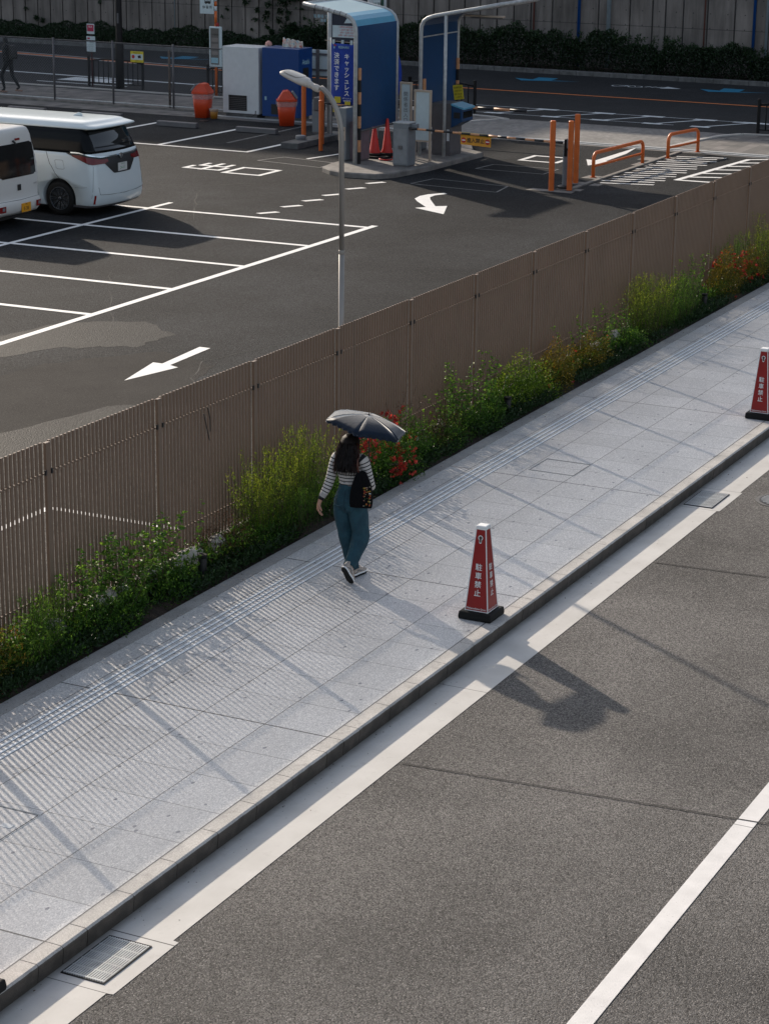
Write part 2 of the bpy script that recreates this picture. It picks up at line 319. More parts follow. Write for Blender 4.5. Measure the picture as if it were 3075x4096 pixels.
# planting bed soil
vs=[];fs=[];nx=420
for i in range(nx+1):
    x=5+i*.12
    for j in range(7):
        y=11.213+j*.115; z=-.02+.03*math.sin(x*2.1+j)+.02*rng.random()+j*.012; vs.append((x,y,z if j else -.03))
for i in range(nx):
    for j in range(6): a=i*7+j; fs.append((a,a+7,a+8,a+1))
st(MB().add(vs,fs).build('planting_bed',M['soil'],smooth=True))
# car park, apron, far pavement and road
st(sheet('car_park',[(-40,11.80),(53.70,11.80),(53.55,60),(-40,60)],-.004,M['lot']))
st(sheet('crossover_apron',[(54.3,18.97),(55.2,18.8),(57.94,18.9),(57.94,24.6),(57.6,25.1),(57.0,25.5),(54.3,25.9)],.0,M['apron']))
st(sheet('far_pavement',[(53.5,-30),(58.6,-30),(58.6,90),(53.5,90)],-.006,M['farpave']))
st(sheet('far_road',rect(58.0,70.5,-60,130),-.002,M['far_road']))
# rounded kerb corners at the crossover
def curb(pts,w=.15,h=.05,name='crossover_kerb'):
    mb=MB()
    for a,b in zip(pts[:-1],pts[1:]):
        a=Vector((*a,0));b=Vector((*b,0)); d=(b-a).normalized(); s=Vector((-d.y,d.x,0))*w/2
        vs=[p+Vector((0,0,z)) for z in (-.05,h) for p in (a-s,b-s,b+s,a+s)]
        mb.add(vs,[(3,2,1,0),(4,5,6,7),(0,1,5,4),(1,2,6,5),(2,3,7,6),(3,0,4,7)])
    return st(mb.build(name,M['kerb']))
curb([(54.4,26.0),(56.3,25.75),(57.2,25.45),(57.75,24.95),(58.05,25.6),(58.2,26.4),(58.25,34),(58.25,60)],h=.03)
curb([(54.5,18.97),(55.9,18.85),(57.3,18.6),(58.0,18.2),(58.2,17.2),(58.2,5)],h=.03)
mb=MB()
mb.box(54.10,54.28,16.2,33,-.02,.012); mb.box(53.86,53.99,16.2,26.5,-.02,.008); st(mb.build('drain_channel',M['galv']))
mb=MB()
yy=-20
while yy<100: mb.box(70.5,70.72,yy+.004,yy+.596,-.1,.14); yy+=.6
st(mb.build('far_kerb',M['concrete_dark'],bevel=.02))
st(MB().box(70.72,72.58,-30,100,-.1,.10).build('far_planting_bed',M['soil']))
# ---- car park paint
PZ=.001
def poly(name,pts,m=None,z=PZ): return st(sheet(name,pts,z,m or M['wpaint']))
W=.068
poly('bay_line',rect(-10,39.72,19.92,20.06)); poly('bay_line',rect(10,40.2,25.03,25.15))
for i in range(12):
    x=39.46-2.47*i
    poly('bay_line',[(x-W,20.05),(x+W,20.05),(x-.12+W,25.04),(x-.12-W,25.04)],z=PZ+.0005)
    poly('bay_line',[(x-.15-W,25.14),(x-.15+W,25.14),(x-.2+W,30.2),(x-.2-W,30.2)],z=PZ+.0005)
for pts in ([(47.98,27.7),(48.1,27.7),(48.1,40),(47.98,40)],):
    poly('bay_line',pts)
for y in (27.75,30.35,32.95,35.5,38.05): poly('bay_line',[(48.1,y-W),(52.0,y-.1-W),(52.0,y-.1+W),(48.1,y+W)],z=PZ+.0005)
poly('bay_line',[(47.7,25.83),(49.2,25.5),(49.2,25.6),(47.72,25.93)])
poly('bay_line',rect(17,20.25,14.28,14.38)); poly('bay_line',rect(20.17,20.27,12.6,14.28),z=PZ)
for a in (39.84,40.85,41.79,42.70,43.79,44.79): poly('dashed_line',[(a,22.70),(a+.04,22.84),(a+.44,22.60),(a+.39,22.45)])
poly('lane_arrow',[(28.37,17.05),(28.37,17.24),(27.13,17.13),(27.13,17.29),(25.95,17.03),(27.03,16.80),(27.1,16.98)])
# curved turn arrow
poly('turn_arrow',[(43.05,20.66),(43.35,20.86),(43.75,20.93),(44.05,20.88),(44.42,20.66),(44.33,20.54),(44.0,20.68),(43.7,20.66),(43.42,20.52),(42.62,20.02),(42.78,19.82),(41.75,19.42),(42.2,20.30),(42.42,20.15)])
def chars(name,segs,x0,y0,k=1,w=.115,m=None):   # strokes in a unit cell: u across (to -y), v up (to +x)
    mb=MB()
    for (u0,v0,u1,v1) in segs:
        a_=Vector((x0+v0*k,y0-u0*k,0)); b_=Vector((x0+v1*k,y0-u1*k,0)); d=(b_-a_).normalized(); s_=Vector((-d.y,d.x,0))*w/2; mb.quad(a_-s_-d*w/2,b_-s_+d*w/2,b_+s_+d*w/2,a_+s_-d*w/2)
    vs=[(v[0],v[1],.0003*(i//4)) for i,v in enumerate(mb.v)]; mb.v=vs; o=st(mb.build(name,m or M['wpaint'])); o.location.z=PZ; return o
chars('painted_character',[(.5,0,.5,1.0),(.18,.58,.18,.92),(.82,.58,.82,.92),(.18,.56,.82,.56),(.05,.06,.05,.42),(.95,.06,.95,.42),(.05,.04,.95,.04)],44.86,27.68,1.02,.12)
for x0,y0 in ((44.66,26.42),(50.22,21.32)): chars('painted_character',[(0,0,1,0),(1,0,1,1),(0,1,1,1),(0,0,0,1)],x0,y0,.94,.125)
poly('straight_arrow',[(50.2,19.55),(51.2,19.98),(51.15,19.72),(54.0,19.70),(52.7,19.50),(51.15,19.45),(51.2,19.18)])
for pts in ([(46.84,26.77),(47.69,26.5),(47.4,24.93),(46.53,24.89)],[(45.3,21.91),(46.26,21.79),(46.05,19.84),(45.1,19.7)],[(48.3,21.65),(49.19,21.57),(49.2,19.9),(48.26,19.9)]):
    q=[Vector((*p,0)) for p in pts]; mb=MB()
    for a,b in zip(q,q[1:]+q[:1]):
        d=(b-a).normalized(); s=Vector((-d.y,d.x,0))*.022; mb.quad(a-s,b-s,b+s,a+s)
    o=st(mb.build('loop_outline',M['thinpaint'])); o.location.z=PZ+.001
# diagonal hatching by the barrier exit and stop-bay box
for i in range(15):
    x=47.62+i*.372; s=(0 if i%2 else .12)
    poly('hatch_line',[(x,18.36-s),(x+.10,18.36-s),(x+.42,17.06+.12-s),(x+.32,17.06+.12-s)])
def seg(a,b,w=.14,z=PZ,nm='hatched_box'):
    a=Vector((*a,0));b=Vector((*b,0)); d=(b-a).normalized(); s=Vector((-d.y,d.x,0))*w/2; poly(nm,[(v.x,v.y) for v in (a-s,b-s,b+s,a+s)],z=z)
seg((48.95,16.88),(53.3,16.50)); seg((49.0,16.86),(49.05,15.9),z=PZ+.001); 
for i in range(6): seg((49.6+i*.73,16.80-i*.06),(49.95+i*.73,15.95),.13,z=PZ+.001)
# low kerb line and repair pads near the exit
st(MB().add([],[]).box(46.3,53.7,18.38,18.50,-.02,.03).build('low_kerb',M['concrete'],bevel=.01))
for x,y,a,b in ((45.95,18.75,.16,.55),(46.35,18.45,.16,.3),(47.36,18.72,.2,.3),(48.40,18.70,.25,.22),(51.1,18.49,.3,.2),(52.1,18.7,.3,.2),(52.45,18.33,.22,.2),(53.94,18.06,.2,.2),(47.3,18.20,.18,.12),(50.0,18.2,.15,.1)):
    st(sheet('concrete_pad',[(x-a,y-b),(x+a*.9,y-b*.95),(x+a,y+b*.9),(x-a*.95,y+b)],.002,M['concrete']))
# asphalt repairs with ragged outlines
def ragged(pts,k=5,amp=.07):
    out=[]
    for a,b in zip(pts,pts[1:]+pts[:1]):
        for i in range(k): t=i/k; out.append((a[0]+(b[0]-a[0])*t+random.uniform(-amp,amp),a[1]+(b[1]-a[1])*t+random.uniform(-amp,amp)))
    return out
st(sheet('asphalt_patch',ragged([(18,19.9),(26.3,18.6),(27.9,17.6),(27.4,16.4),(25.9,16.0),(24.5,15.7),(20,15.8)],6),-.0025,M['lot_pale']))
st(sheet('asphalt_patch',ragged([(15,16.6),(22.4,16.9),(24.6,16.4),(25.3,15.2),(24.9,14.0),(23.8,12.2),(15,12.2)],6),-.0015,M['lot_rough']))
st(sheet('asphalt_patch',ragged([(26.2,20.4),(28.6,20.2),(29.6,19.0),(28.9,18.0),(27.9,18.1),(27.3,19.0),(26.0,19.6)],6),-.0012,M['lot_rough']))
def crack(pts,w=.012):
    mb=MB(); P=[Vector((*p,0)) for p in pts]; Q=[P[0]]
    for a,b in zip(P,P[1:]):
        for i in range(1,9): Q.append(a.lerp(b,i/8)+Vector((random.uniform(-.05,.05),random.uniform(-.05,.05),0)))
    for a,b in zip(Q,Q[1:]):
        d=(b-a).normalized(); s=Vector((-d.y,d.x,0))*w*random.uniform(.3,1); mb.quad(a-s,b-s,b+s,a+s)
    o=st(mb.build('asphalt_crack',M['joint'])); o.location.z=-.0005
crack([(26.0,16.0),(27.6,16.7),(29.5,16.1),(33,15.3)]); crack([(29,19.2),(33,21.9),(38,22.6)],.01); crack([(31,20.6),(36,21.2),(39.6,21.4)],.01); crack([(33,13.6),(39,14.4),(46,14.8)],.01); crack([(41,26.8),(43.4,25.2),(44.3,22.6)],.02); crack([(38.5,23.5),(42,25.5),(43,29)],.014)
# ---- far road paint
def fl(x0,x1,y0,y1,m=None,z=.003,nm='road_line'): st(sheet(nm,rect(x0,x1,y0,y1),z,m or M['farwhite']))
fl(64.72,64.88,-20,33,M['orange_line']); st(sheet('road_line',[(65.2,38),(65.45,38),(67.35,50),(67.1,50)],.003,M['orange_line'])); st(sheet('road_line',[(64.72,33),(64.88,33),(65.45,38),(65.2,38)],.003,M['orange_line']))
st(sheet('road_line',[(64.95,36),(65.05,36),(66.95,50),(66.85,50)],.003,M['farwhite'])); st(sheet('road_line',[(65.5,36.5),(65.6,36.5),(67.6,50),(67.5,50)],.003,M['farwhite']))
st(sheet('road_line',[(60.75,33),(60.95,33),(61.6,46),(61.4,46)],.003,M['farwhite'])); fl(59.3,59.42,38.6,42.0); st(sheet('bus_bay_marking',[(60.0,41.7),(60.95,41.6),(60.95,39.9),(60.35,39.9),(60.35,39.0),(60.0,39.0)],.004,M['farwhite']))
fl(60.62,60.68,18.5,30); fl(60.5,60.75,16,19.3); fl(59.0,59.05,20.5,27)
for y in (26.1,24.35,22.85,21.3,19.9): 
    st(sheet('road_line',[(60.5,y-.85),(60.78,y-.85),(60.78,y-1.5),(60.5,y-1.5)],.004,M['farwhite'])); st(sheet('road_line',[(59.0,y-.25),(59.0,y-.13),(60.62,y-1.1),(60.62,y-1.22)],.0045,M['farwhite']))
    st(sheet('road_line',[(58.9,y+.1),(59.15,y+.1),(59.15,y-.45),(58.9,y-.45)],.005,M['farwhite']))
for y in (22.0,42.2,28.4): st(sheet('cycle_arrow',[(67.95,y+.5),(68.6,y+1.0),(68.45,y+.3),(69.2,y+.4),(69.2,y-.3),(68.45,y-.35),(68.6,y-1.3)],.003,M['blue_arrow']))
mb=MB()
for cx_,cy_ in ((68.1,25.55),(68.1,25.0)):
    for i in range(14):
        a0=2*PI*i/14;a1=2*PI*(i+1)/14; mb.quad(*[(cx_+r*math.sin(a)*1.0,cy_+r*math.cos(a),0) for r,a in ((.2,a0),(.25,a0),(.25,a1),(.2,a1))])
for a,b in (((68.1,25.55),(68.4,25.35)),((68.4,25.35),(68.35,25.1)),((68.35,25.1),(68.1,25.3)),((68.1,25.3),(68.4,25.35)),((68.35,25.1),(68.1,25.0))):
    a=Vector((*a,0));b=Vector((*b,0));d=(b-a).normalized();s=Vector((-d.y,d.x,0))*.02; mb.quad(a-s,b-s,b+s,a+s)
o=st(mb.build('bicycle_marking',M['farwhite'])); o.location.z=.004
for y in (24.65,24.45,24.25): st(sheet('cycle_dash',[(68.15,y),(68.45,y-.1),(68.45,y-.02),(68.15,y+.08)],.004,M['farwhite']))
st(sheet('cycle_arrowhead',[(68.0,24.15),(68.25,23.5),(68.65,24.1)],.004,M['farwhite']))
# faint row of far specks on car park
# ------------------------------------------------------------ retaining wall with pipes
def wallmat():
    m,n=newmat('weathered wall concrete'); X=n.xyz(); mp=n.node('ShaderNodeMapping'); mp.inputs['Scale'].default_value=(1,1,.12); n.L.new(n.P,mp.inputs[0])
    st_=n.noise(3.2,6,vec=mp.outputs[0],rough=.65); c=n.ramp(n.noise(.8,6),[(.3,(.13,.115,.105)),(.7,(.21,.185,.17))]); c=n.mix(1.,c,n.ramp(st_,[(.3,.55),(.62,1.12)]),'MULTIPLY')
    c=n.mix(n.math('MULTIPLY',n.line(X[2],1.55,2.4,.012),.75),c,(.04,.038,.036))
    yy=n.math('SUBTRACT',n.math('FLOORED_MODULO',X[1],.6),.3); zz=n.math('SUBTRACT',n.math('FLOORED_MODULO',n.math('ADD',X[2],.1),.48),.24)
    rr=n.math('SQRT',n.math('ADD',n.math('MULTIPLY',yy,yy),n.math('MULTIPLY',zz,zz))); h=n.math('LESS_THAN',rr,.022); right=n.math('LESS_THAN',X[1],37.)
    c=n.mix(n.math('MULTIPLY',n.math('MULTIPLY',h,right),.8),c,(.03,.03,.03))
    n.out(c,.9,n.bump(n.noise(30,5),.5,.01)); return m
wl=thing('retaining_wall','tall weathered grey concrete retaining wall with vertical ribs behind the far road','wall',(72.6,40,0))
mw=wallmat(); H_=12.5
ys=[54,52.95]+[52.37-.5775*i for i in range(24)]
ys+= [38.5,37.9,37.3,36.7,36.1,35.5,34.9,34.3,33.7,33.1,32.5,31.86,31.22,30.58,29.79,28.09,26.95,26.14,25.68,25.05,24.2,23.25,22.55,22.1,21.3,20.5,19.6,18.6]
y=17.6
while y>-10: ys.append(y); y-=.9
L_=[]; y=54.6
while y<95: L_.append(y); y+=.58
ys=sorted(set(round(v,3) for v in ys+L_))
mb=MB(); gm=MB()
for a,b in zip(ys,ys[1:]):
    if b-a<.15: continue
    dd=random.uniform(-.012,.012); mb.box(0+dd,.6,a-40+.028,b-40-.028,-.3,H_); gm.box(.075,.55,b-40-.027,b-40+.027,-.3,H_-.1)
mb.build('wall_panels',mw,wl); gm.build('wall_groove',M['concrete_dark'],wl)
MB().box(-.15,.7,ys[0]-40,ys[-1]-40,H_,H_+.3).build('coping',M['concrete'],wl)
for y,r,m,lab in ((28.77,.055,'bluepipe','blue drainpipe on the wall behind the taller bush, right of the exit canopy'),(27.68,.075,'palepipe','pale grey pipe on the wall right of the blue drainpipe'),(30.45,.03,'redpipe','thin rust red strip up the wall left of the blue drainpipe'),(24.28,.025,'redpipe','thin rust red strip up the wall between the two right-hand pipes'),(22.56,.05,'bluepipe','blue drainpipe on the wall at the right edge of the view'),(22.12,.05,'palepipe','pale grey pipe on the wall at the far right'),(45.0,.018,'palepipe','thin pale pipe on the wall behind the dark utility pole')):
    t=thing('wall_pipe',lab,'pipe',(72.6-r-.02,y,0),0,'pipes running up the retaining wall'); mb=MB(); mb.tube([(0,0,.05),(0,0,H_)],r,12); mb.build('pipe',M[m],t,smooth=True)
    mb=MB()
    for z in (.6,2.6,4.6,8): mb.box(-.0,.08,-r-.02,r+.02,z,z+.04)
    mb.build('bracket',M['galv'],t)
bd=thing('shade_building','unseen block with windows, added behind the wall to shade the far bays','shade_building',(82,84,0)); mbw=mat('building render',(.35,.33,.30),.8)  # out of view, added to cast shade over the far bays
MB().box(-8,8,-23,23,10,20.3).build('walls',mbw,bd); MB().box(-8.2,8.2,-23.2,23.2,20.3,20.6).build('roof',M['concrete'],bd)
for j in range(3):
    for i in range(9): MB().box(-8.06,-8.01,-21.5+i*5,-19+i*5,11.2+j*3.1,12.9+j*3.1).build('window',M['glass'],bd)
st(MB().box(73.25,120,-30,130,-.2,12.3).build('terrace',M['concrete']))
# ------------------------------------------------------------ slatted steel fence
FY=11.85; PX0=16.70-1.968*6; PS=1.968
fn=thing('slat_fence','taupe steel slat fence on posts between the planting bed and the car park','fence',(PX0,FY,0))
NB=24
for i in range(NB+1):
    x=i*PS
    MB().box(x-.034,x+.034,-.022,.012,-.1,1.905).build('post',M['fence'],fn,bevel=.004)
    MB().box(x-.037,x+.037,-.025,.015,1.905,1.925).build('post_cap',M['fence'],fn,bevel=.004)
    if i<NB:
        mb=MB(); n=28; p=(PS-.076)/n
        for k in range(n):
            c=x+.038+p*(k+.5); mb.box(c-.0165,c+.0165,.010,.028,.16,1.93)
        mb.build('slat_panel',M['fence'],fn)
        mb=MB()
        for z in (1.615,.41):
            mb=MB(); mb.box(x+.034,x+PS-.034,-.002,.0095,z,z+.017)
            for k in range(n): c=x+.038+p*(k+.5); mb.box(c-.005,c+.005,-.015,-.0105,z+.008,z+.018)
            mb.build('rail',M['fence'],fn)
        for xx in (x+.05,x+PS-.05): MB().box(xx-.010,xx+.010,-.030,-.0105,1.612,1.662).build('bracket',M['dark'],fn)
MB().box(-.5,NB*PS+.5,-.06,.10,-.2,.155).build('footing',M['concrete'],fn,bevel=.01)
# thin black cable tie hanging on the rail
mb=MB(); mb.tube([(6.55+12.9-PX0+PX0,FY-.07,1.60)]+[(6.55+12.9+.02*i,FY-.07-.01*i,1.60-.10*i) for i in range(1,4)],.006,6); mb.tube([(19.55,FY-.06,1.64),(19.58,FY-.07,1.5),(19.57,FY-.075,1.38)],.006,6)
tag(mb.build('cable_strap',M['dark']),'thin black strap hanging from the fence rail left of the lamp post','strap')
# ------------------------------------------------------------ lamp post
lp=thing('street_lamp','tall grey beige lamp post behind the slat fence, head tilted over the car park','street lamp',(23.17,12.1,0))
MB().tube([(0,0,0),(0,0,2.72)],.034,20).build('lower_pole',M['lamp'],lp,smooth=True)
pts=[(0,0,2.72),(-.02,0,4.05)]+[(-.02-.0*t,.42*(1-math.cos(t*1.22)),4.05+.62*math.sin(t*1.22)) for t in (.15,.3,.45,.6,.75,.9,1.0)]

MB().tube(pts,.031,18).build('upper_pole',M['lamp'],lp,smooth=True)
MB().tube([(0,0,2.69),(0,0,2.74)],.037,20).build('collar',M['lamp'],lp,smooth=True,bevel=.004)
MB().tube([(0,0,0),(0,0,.02)],.16,20).build('base_plate',M['galv'],lp)
D=Vector((-.0,math.cos(R(21)),math.sin(R(21)))); U_=Vector((0,-math.sin(R(21)),math.cos(R(21)))); X_=Vector((1,0,0)); O=Vector((-.02,.33,4.62))
HM=Matrix(((X_.x,D.x,U_.x,O.x),(X_.y,D.y,U_.y,O.y),(X_.z,D.z,U_.z,O.z),(0,0,0,1)))
def HP(l): return [HM@Vector(p) for p in l]
def hring(y,w,t,b,n=16):
    return HP([(w*math.copysign(abs(math.cos(2*PI*k/n))**.75,math.cos(2*PI*k/n)),y,(t if math.sin(2*PI*k/n)>0 else b)*math.sin(2*PI*k/n)) for k in range(n)])
MB().loft([hring(y,w,t,t) for y,w,t in ((-.04,.034,.034),(-.02,.042,.042),(.03,.042,.042),(.035,.037,.037),(.08,.038,.036),(.085,.046,.040),(.13,.06,.042))]).build('neck_clamp',M['lamp_head'],lp,smooth=True,bevel=.003)
hh=MB().loft([hring(y,w,t,b) for y,w,t,b in ((.11,.05,.035,.035),(.135,.095,.048,.04),(.17,.132,.055,.042),(.24,.142,.050,.042),(.33,.142,.042,.04),(.41,.138,.036,.036),(.455,.125,.028,.028),(.47,.10,.018,.018))]).build('lamp_housing',M['lamp_head'],lp,smooth=True)
mb=MB(); tp=[]
for y,w,z in ((.24,.118,.0555),(.29,.122,.051),(.35,.122,.0455),(.40,.116,.041),(.435,.10,.037)): tp.append(HP([(w*(i/4-1),y-(.04*(1-(i/4-1)**2) if y==.24 else 0),z*(1-.25*(i/4-1)**2)+.001) for i in range(9)]))
vs=[p for r in tp for p in r]; mb.add(vs,[(i*9+k,i*9+k+1,(i+1)*9+k+1,(i+1)*9+k) for i in range(4) for k in range(8)]); mb.build('top_panel',M['lamp_glass'],hh,smooth=True)
# ------------------------------------------------------------ warning cones on the pavement
def sign_cone(loc,label):
    t=thing('sign_cone',label,'sign cone',loc,0,'red no-parking sign cones on the pavement')
    MB().loft([[(sx*a,sy*a,z) for sx,sy in ((-1,-1),(1,-1),(1,1),(-1,1))] for a,z in ((.175,0),(.178,.03),(.172,.075),(.165,.083))]).build('base',M['rubber'],t,bevel=.02)
    bz,tz,ba,ta=.083,.925,.122,.050
    a=lambda z:ba+(ta-ba)*(z-bz)/(tz-bz)
    b=MB().loft([[(sx*a(z),sy*a(z),z) for sx,sy in ((-1,-1),(1,-1),(1,1),(-1,1))] for z in (bz,tz)]).build('panel',M['red'],t,bevel=.004)
    mb=MB()
    for sx,sy in ((-1,-1),(1,-1),(1,1),(-1,1)):
        r=[]
        for z in (bz-.004,tz+.002):
            e=a(z)+.0035; q=.0085; r.append([(sx*e,sy*e,z),(sx*(e-q),sy*e,z),(sx*(e-q),sy*(e-q),z),(sx*e,sy*(e-q),z)])
        mb.loft(r)
    mb.build('edge_trim',M['wtxt'],t)
    mb=MB(); mb.loft([[(sx*e,sy*e,z) for sx,sy in ((-1,-1),(1,-1),(1,1),(-1,1))] for e,z in ((ta+.006,tz-.012),(ta+.006,tz+.022),(ta-.002,tz+.03))]).build('cap',M['wtxt'],t,bevel=.006)
    mb=MB()
    for z in (bz+.002,):
        e=a(z)+.003
        mb.box(-e,e,-e-.001,-e+.004,z,z+.008); mb.box(-e-.001,-e+.004,-e,e,z,z+.008)
    mb.build('bottom_trim',M['wtxt'],t)
    sl=(ba-ta)/(tz-bz)
    for RV,nrm in (((0,-1,0),(-1,0)),((1,0,0),(0,-1))):
        UV=Vector((-nrm[0]*sl,-nrm[1]*sl,1)).normalized(); O=Vector((nrm[0]*ba,nrm[1]*ba,bz)); nm='lettering'
        text(nm,[(c,.074,0,.45-.088*i) for i,c in enumerate('駐車禁止')]+[('Nakanoshima Qross',.0255,0,.030)],M['wtxt'],O,RV,UV,t,off=.0045,bold=.012)
        if nrm[0]:
            NV=Vector(RV).cross(UV); 
            def key(s,off,m,name):
                pts=[]
                for i in range(15): an=R(-60+300*i/14); pts.append((s*.026*math.cos(an),.752+s*.026*math.sin(an)))
                pts+= [(-s*.013,.70-.007*(s-1)*3),(0,.694-.01*(s-1)*3),(s*.013,.70-.007*(s-1)*3)]
                MB().add([O+Vector(RV)*x+UV*y+NV*off for x,y in pts],[tuple(range(len(pts)))]).build(name,m,t)
            key(1,.0047,M['wtxt'],'emblem'); key(.68,.0057,mat('brown hole',(.06,.04,.03),.6),'emblem_hole')
    return t
sign_cone((19.16,8.415,0),'red sign cone with white lettering beside the kerb, below the walking woman')
sign_cone((28.35,8.40,0),'red sign cone farther up the pavement, cut by the right edge of the view')
sign_cone((10.62,8.30,0),'sign cone whose black base corner shows at the lower left edge')
# ------------------------------------------------------------ drain grates, covers, manhole
def grate(x0,x1,y0,y1,label):
    t=thing('drain_grate',label,'drain grate',(0,0,-.15),0,'steel drain grates in the gutter')
    MB().box(x0,x1,y0,y1,.0055,.0065).build('pit',M['joint'],t)  # flat dark plate, shade of the depth put into its colour
    mb=MB(); n=17
    for i in range(n): y=y0+(y1-y0)*(i+.5)/n; mb.box(x0+.006,x1-.006,y-.0052,y+.0052,.007,.014)
    mb.build('bearing_bars',M['galv'],t)
    mb=MB()
    for i in range(6): x=x0+.02+(x1-x0-.04)*i/5; mb.box(x-.006,x+.006,y0,y1,.007,.0145)
    mb.build('cross_bars',M['galv'],t)
    mb=MB(); mb.box(x0-.008,x0,y0-.008,y1+.008,0,.012); mb.box(x1,x1+.008,y0-.008,y1+.008,0,.012); mb.box(x0,x1,y0-.008,y0,0,.012); mb.box(x0,x1,y1,y1+.008,0,.012); mb.build('frame',M['blackm'],t)
grate(11.38,11.98,7.75,8.09,'steel drain grate in the gutter at the lower left'); grate(24.35,25.0,7.75,8.09,'steel drain grate in the gutter at the right, near a manhole')
mh=thing('manhole_cover','round iron manhole cover in the road at the right edge','manhole cover',(25.05,7.12,-.146))
MB().lathe([(.30,0),(.30,.004),(.27,.004)],n=40).build('frame',M['concrete_dark'],mh); MB().lathe([(.255,.0045),(.255,.009)],n=40).build('lid',M['dark'],mh)
mb=MB()
for i in range(-4,5):
    h=math.sqrt(.23**2-(i*.05)**2); mb.box(i*.05-.008,i*.05+.008,-h,h,.0095,.013)
mb.build('lid_pattern',M['galv'],mh)
def cover(x0,x1,y0,y1,label,hand):
    t=thing('access_cover',label,'access cover',(0,0,.0),0,'paved access covers')
    mb=MB(); w=.007; z=.0035
    mb.box(x0,x1,y0,y0+w,.0,z); mb.box(x0,x1,y1-w,y1,.0,z); mb.box(x0,x0+w,y0+w,y1-w,.0,z); mb.box(x1-w,x1,y0+w,y1-w,.0,z); mb.build('frame',M['galv'],t)
    mb=MB(); w2=.004; a=.018
    mb.box(x0+a,x1-a,y0+a,y0+a+w2,.0,.002); mb.box(x0+a,x1-a,y1-a-w2,y1-a,.0,.002); mb.box(x0+a,x0+a+w2,y0+a+w2,y1-a-w2,.0,.002); mb.box(x1-a-w2,x1-a,y0+a+w2,y1-a-w2,.0,.002); mb.build('seam',M['joint'],t)
    if hand: MB().box(12.875,12.945,9.60,9.70,.0,.004).build('handle_plate',M['white'],t)
cover(12.05,13.20,9.53,10.72-.55,'flush paved access cover with a steel rim at the left edge of the pavement',True)
cover(24.38,24.98,9.52,10.13,'flush square access cover in the pavement left of the kerb, farther up',False)
# ------------------------------------------------------------ orange posts, barriers, hoops
def opost(x,y,h,label,r=.062):
    t=thing('orange_post',label,'post',(x,y,0),0,'orange steel posts at the barriers')
    MB().lathe([(r,0),(r,h-.015),(r-.012,h)],n=20).build('pipe',M['orange'],t,smooth=False,bevel=.003); return t
opost(45.96,18.75,1.55,'orange post nearest to the exit barrier tip, left of the barrier rest stand'); opost(46.22,18.42,1.54,'orange post just right of the grey barrier rest stand'); opost(47.34,18.72,1.56,'tallest looking orange post, behind the barrier rest stand')
opost(51.2,27.87,1.42,'orange post in front of the blue vending machine, on the entry plinth'); opost(50.37,26.9,1.38,'orange post at the right end of the entry plinth'); opost(49.2,26.30,1.25,'orange post half hidden behind the lamp post near the banner',.05)
g=thing('barrier_rest','grey barrier rest stand between two orange posts','barrier stand',(46.44,18.62,0))
MB().lathe([(.17,0),(.17,.05),(.13,.07)],n=20).build('foot',M['dark'],g); MB().lathe([(.062,.06),(.062,.85)],n=20).build('column',M['cabinet'],g,smooth=False)
MB().box(-.07,.07,-.05,.02,.72,1.1).build('fork_back',M['blackm'],g,bevel=.01); mb=MB(); mb.prism([(-.09,-.12),(.06,-.12),(.09,.02),(-.05,.02)],.9,1.1); mb.build('fork',M['cabinet'],g,bevel=.01)
def hoop(x0,x1,y0,y1,h,label):
    t=thing('hoop_barrier',label,'hoop barrier',((x0+x1)/2,(y0+y1)/2,0),0,'orange hoop barriers'); cx,cy=(x0+x1)/2,(y0+y1)/2
    L=math.hypot(x1-x0,y1-y0); ux,uy=(x1-x0)/L,(y1-y0)/L; P=lambda s,z:(ux*s,uy*s,z); r=.16
    pts=[P(-L/2,0),P(-L/2,h-r)]+[P(-L/2+r-r*math.cos(a),h-r+r*math.sin(a)) for a in (R(20),R(45),R(70),R(90))]+[P(L/2-r+r*math.sin(a),h-r+r*math.cos(a)) for a in (0,R(20),R(45),R(70))]+[P(L/2,h-r),P(L/2,0)]
    MB().tube(pts,.042,14).build('hoop',M['orange'],t,smooth=True); MB().tube([P(-L/2+.03,.26),P(L/2-.03,.26)],.03,10).build('cross_bar',M['orange'],t,smooth=True)
    mb=MB()
    for s in (-L/2,L/2):
        p=P(s,0); mb.lathe([(.07,.0),(.07,.012)],c=(p[0],p[1],0),n=16)
    mb.build('flange',M['orange'],t)
hoop(48.38,51.1,18.70,18.49,.56,'orange hoop barrier nearer the camera, beside the hatched exit strip'); hoop(52.44,53.94,18.32,18.06,.58,'orange hoop barrier farther off, by the drain channel')
# ------------------------------------------------------------ wheel stops
for i,(x,y0,y1) in enumerate(((52.2,36.67,37.92),(52.2,34.13,35.44),(51.50,31.28,32.52),(51.50,28.84,30.05))):
    t=tag(MB().loft([[(x-.09,y,0),(x-.075,y,.12),(x-.05,y,.135),(x+.05,y,.135),(x+.075,y,.12),(x+.09,y,0)] for y in (y0,y0+.015,y1-.015,y1)]).build('wheel_stop',M['cab_dark'],bevel=.008),
      ('dark wheel stop behind the white minivan roof, leftmost of the row','dark wheel stop directly above the white minivan roof spoiler, second of the row','dark wheel stop right of the white minivan, in front of the left bin','dark wheel stop in front of the vending machines, rightmost of the row')[i],'wheel stop','concrete wheel stops along the far bays')
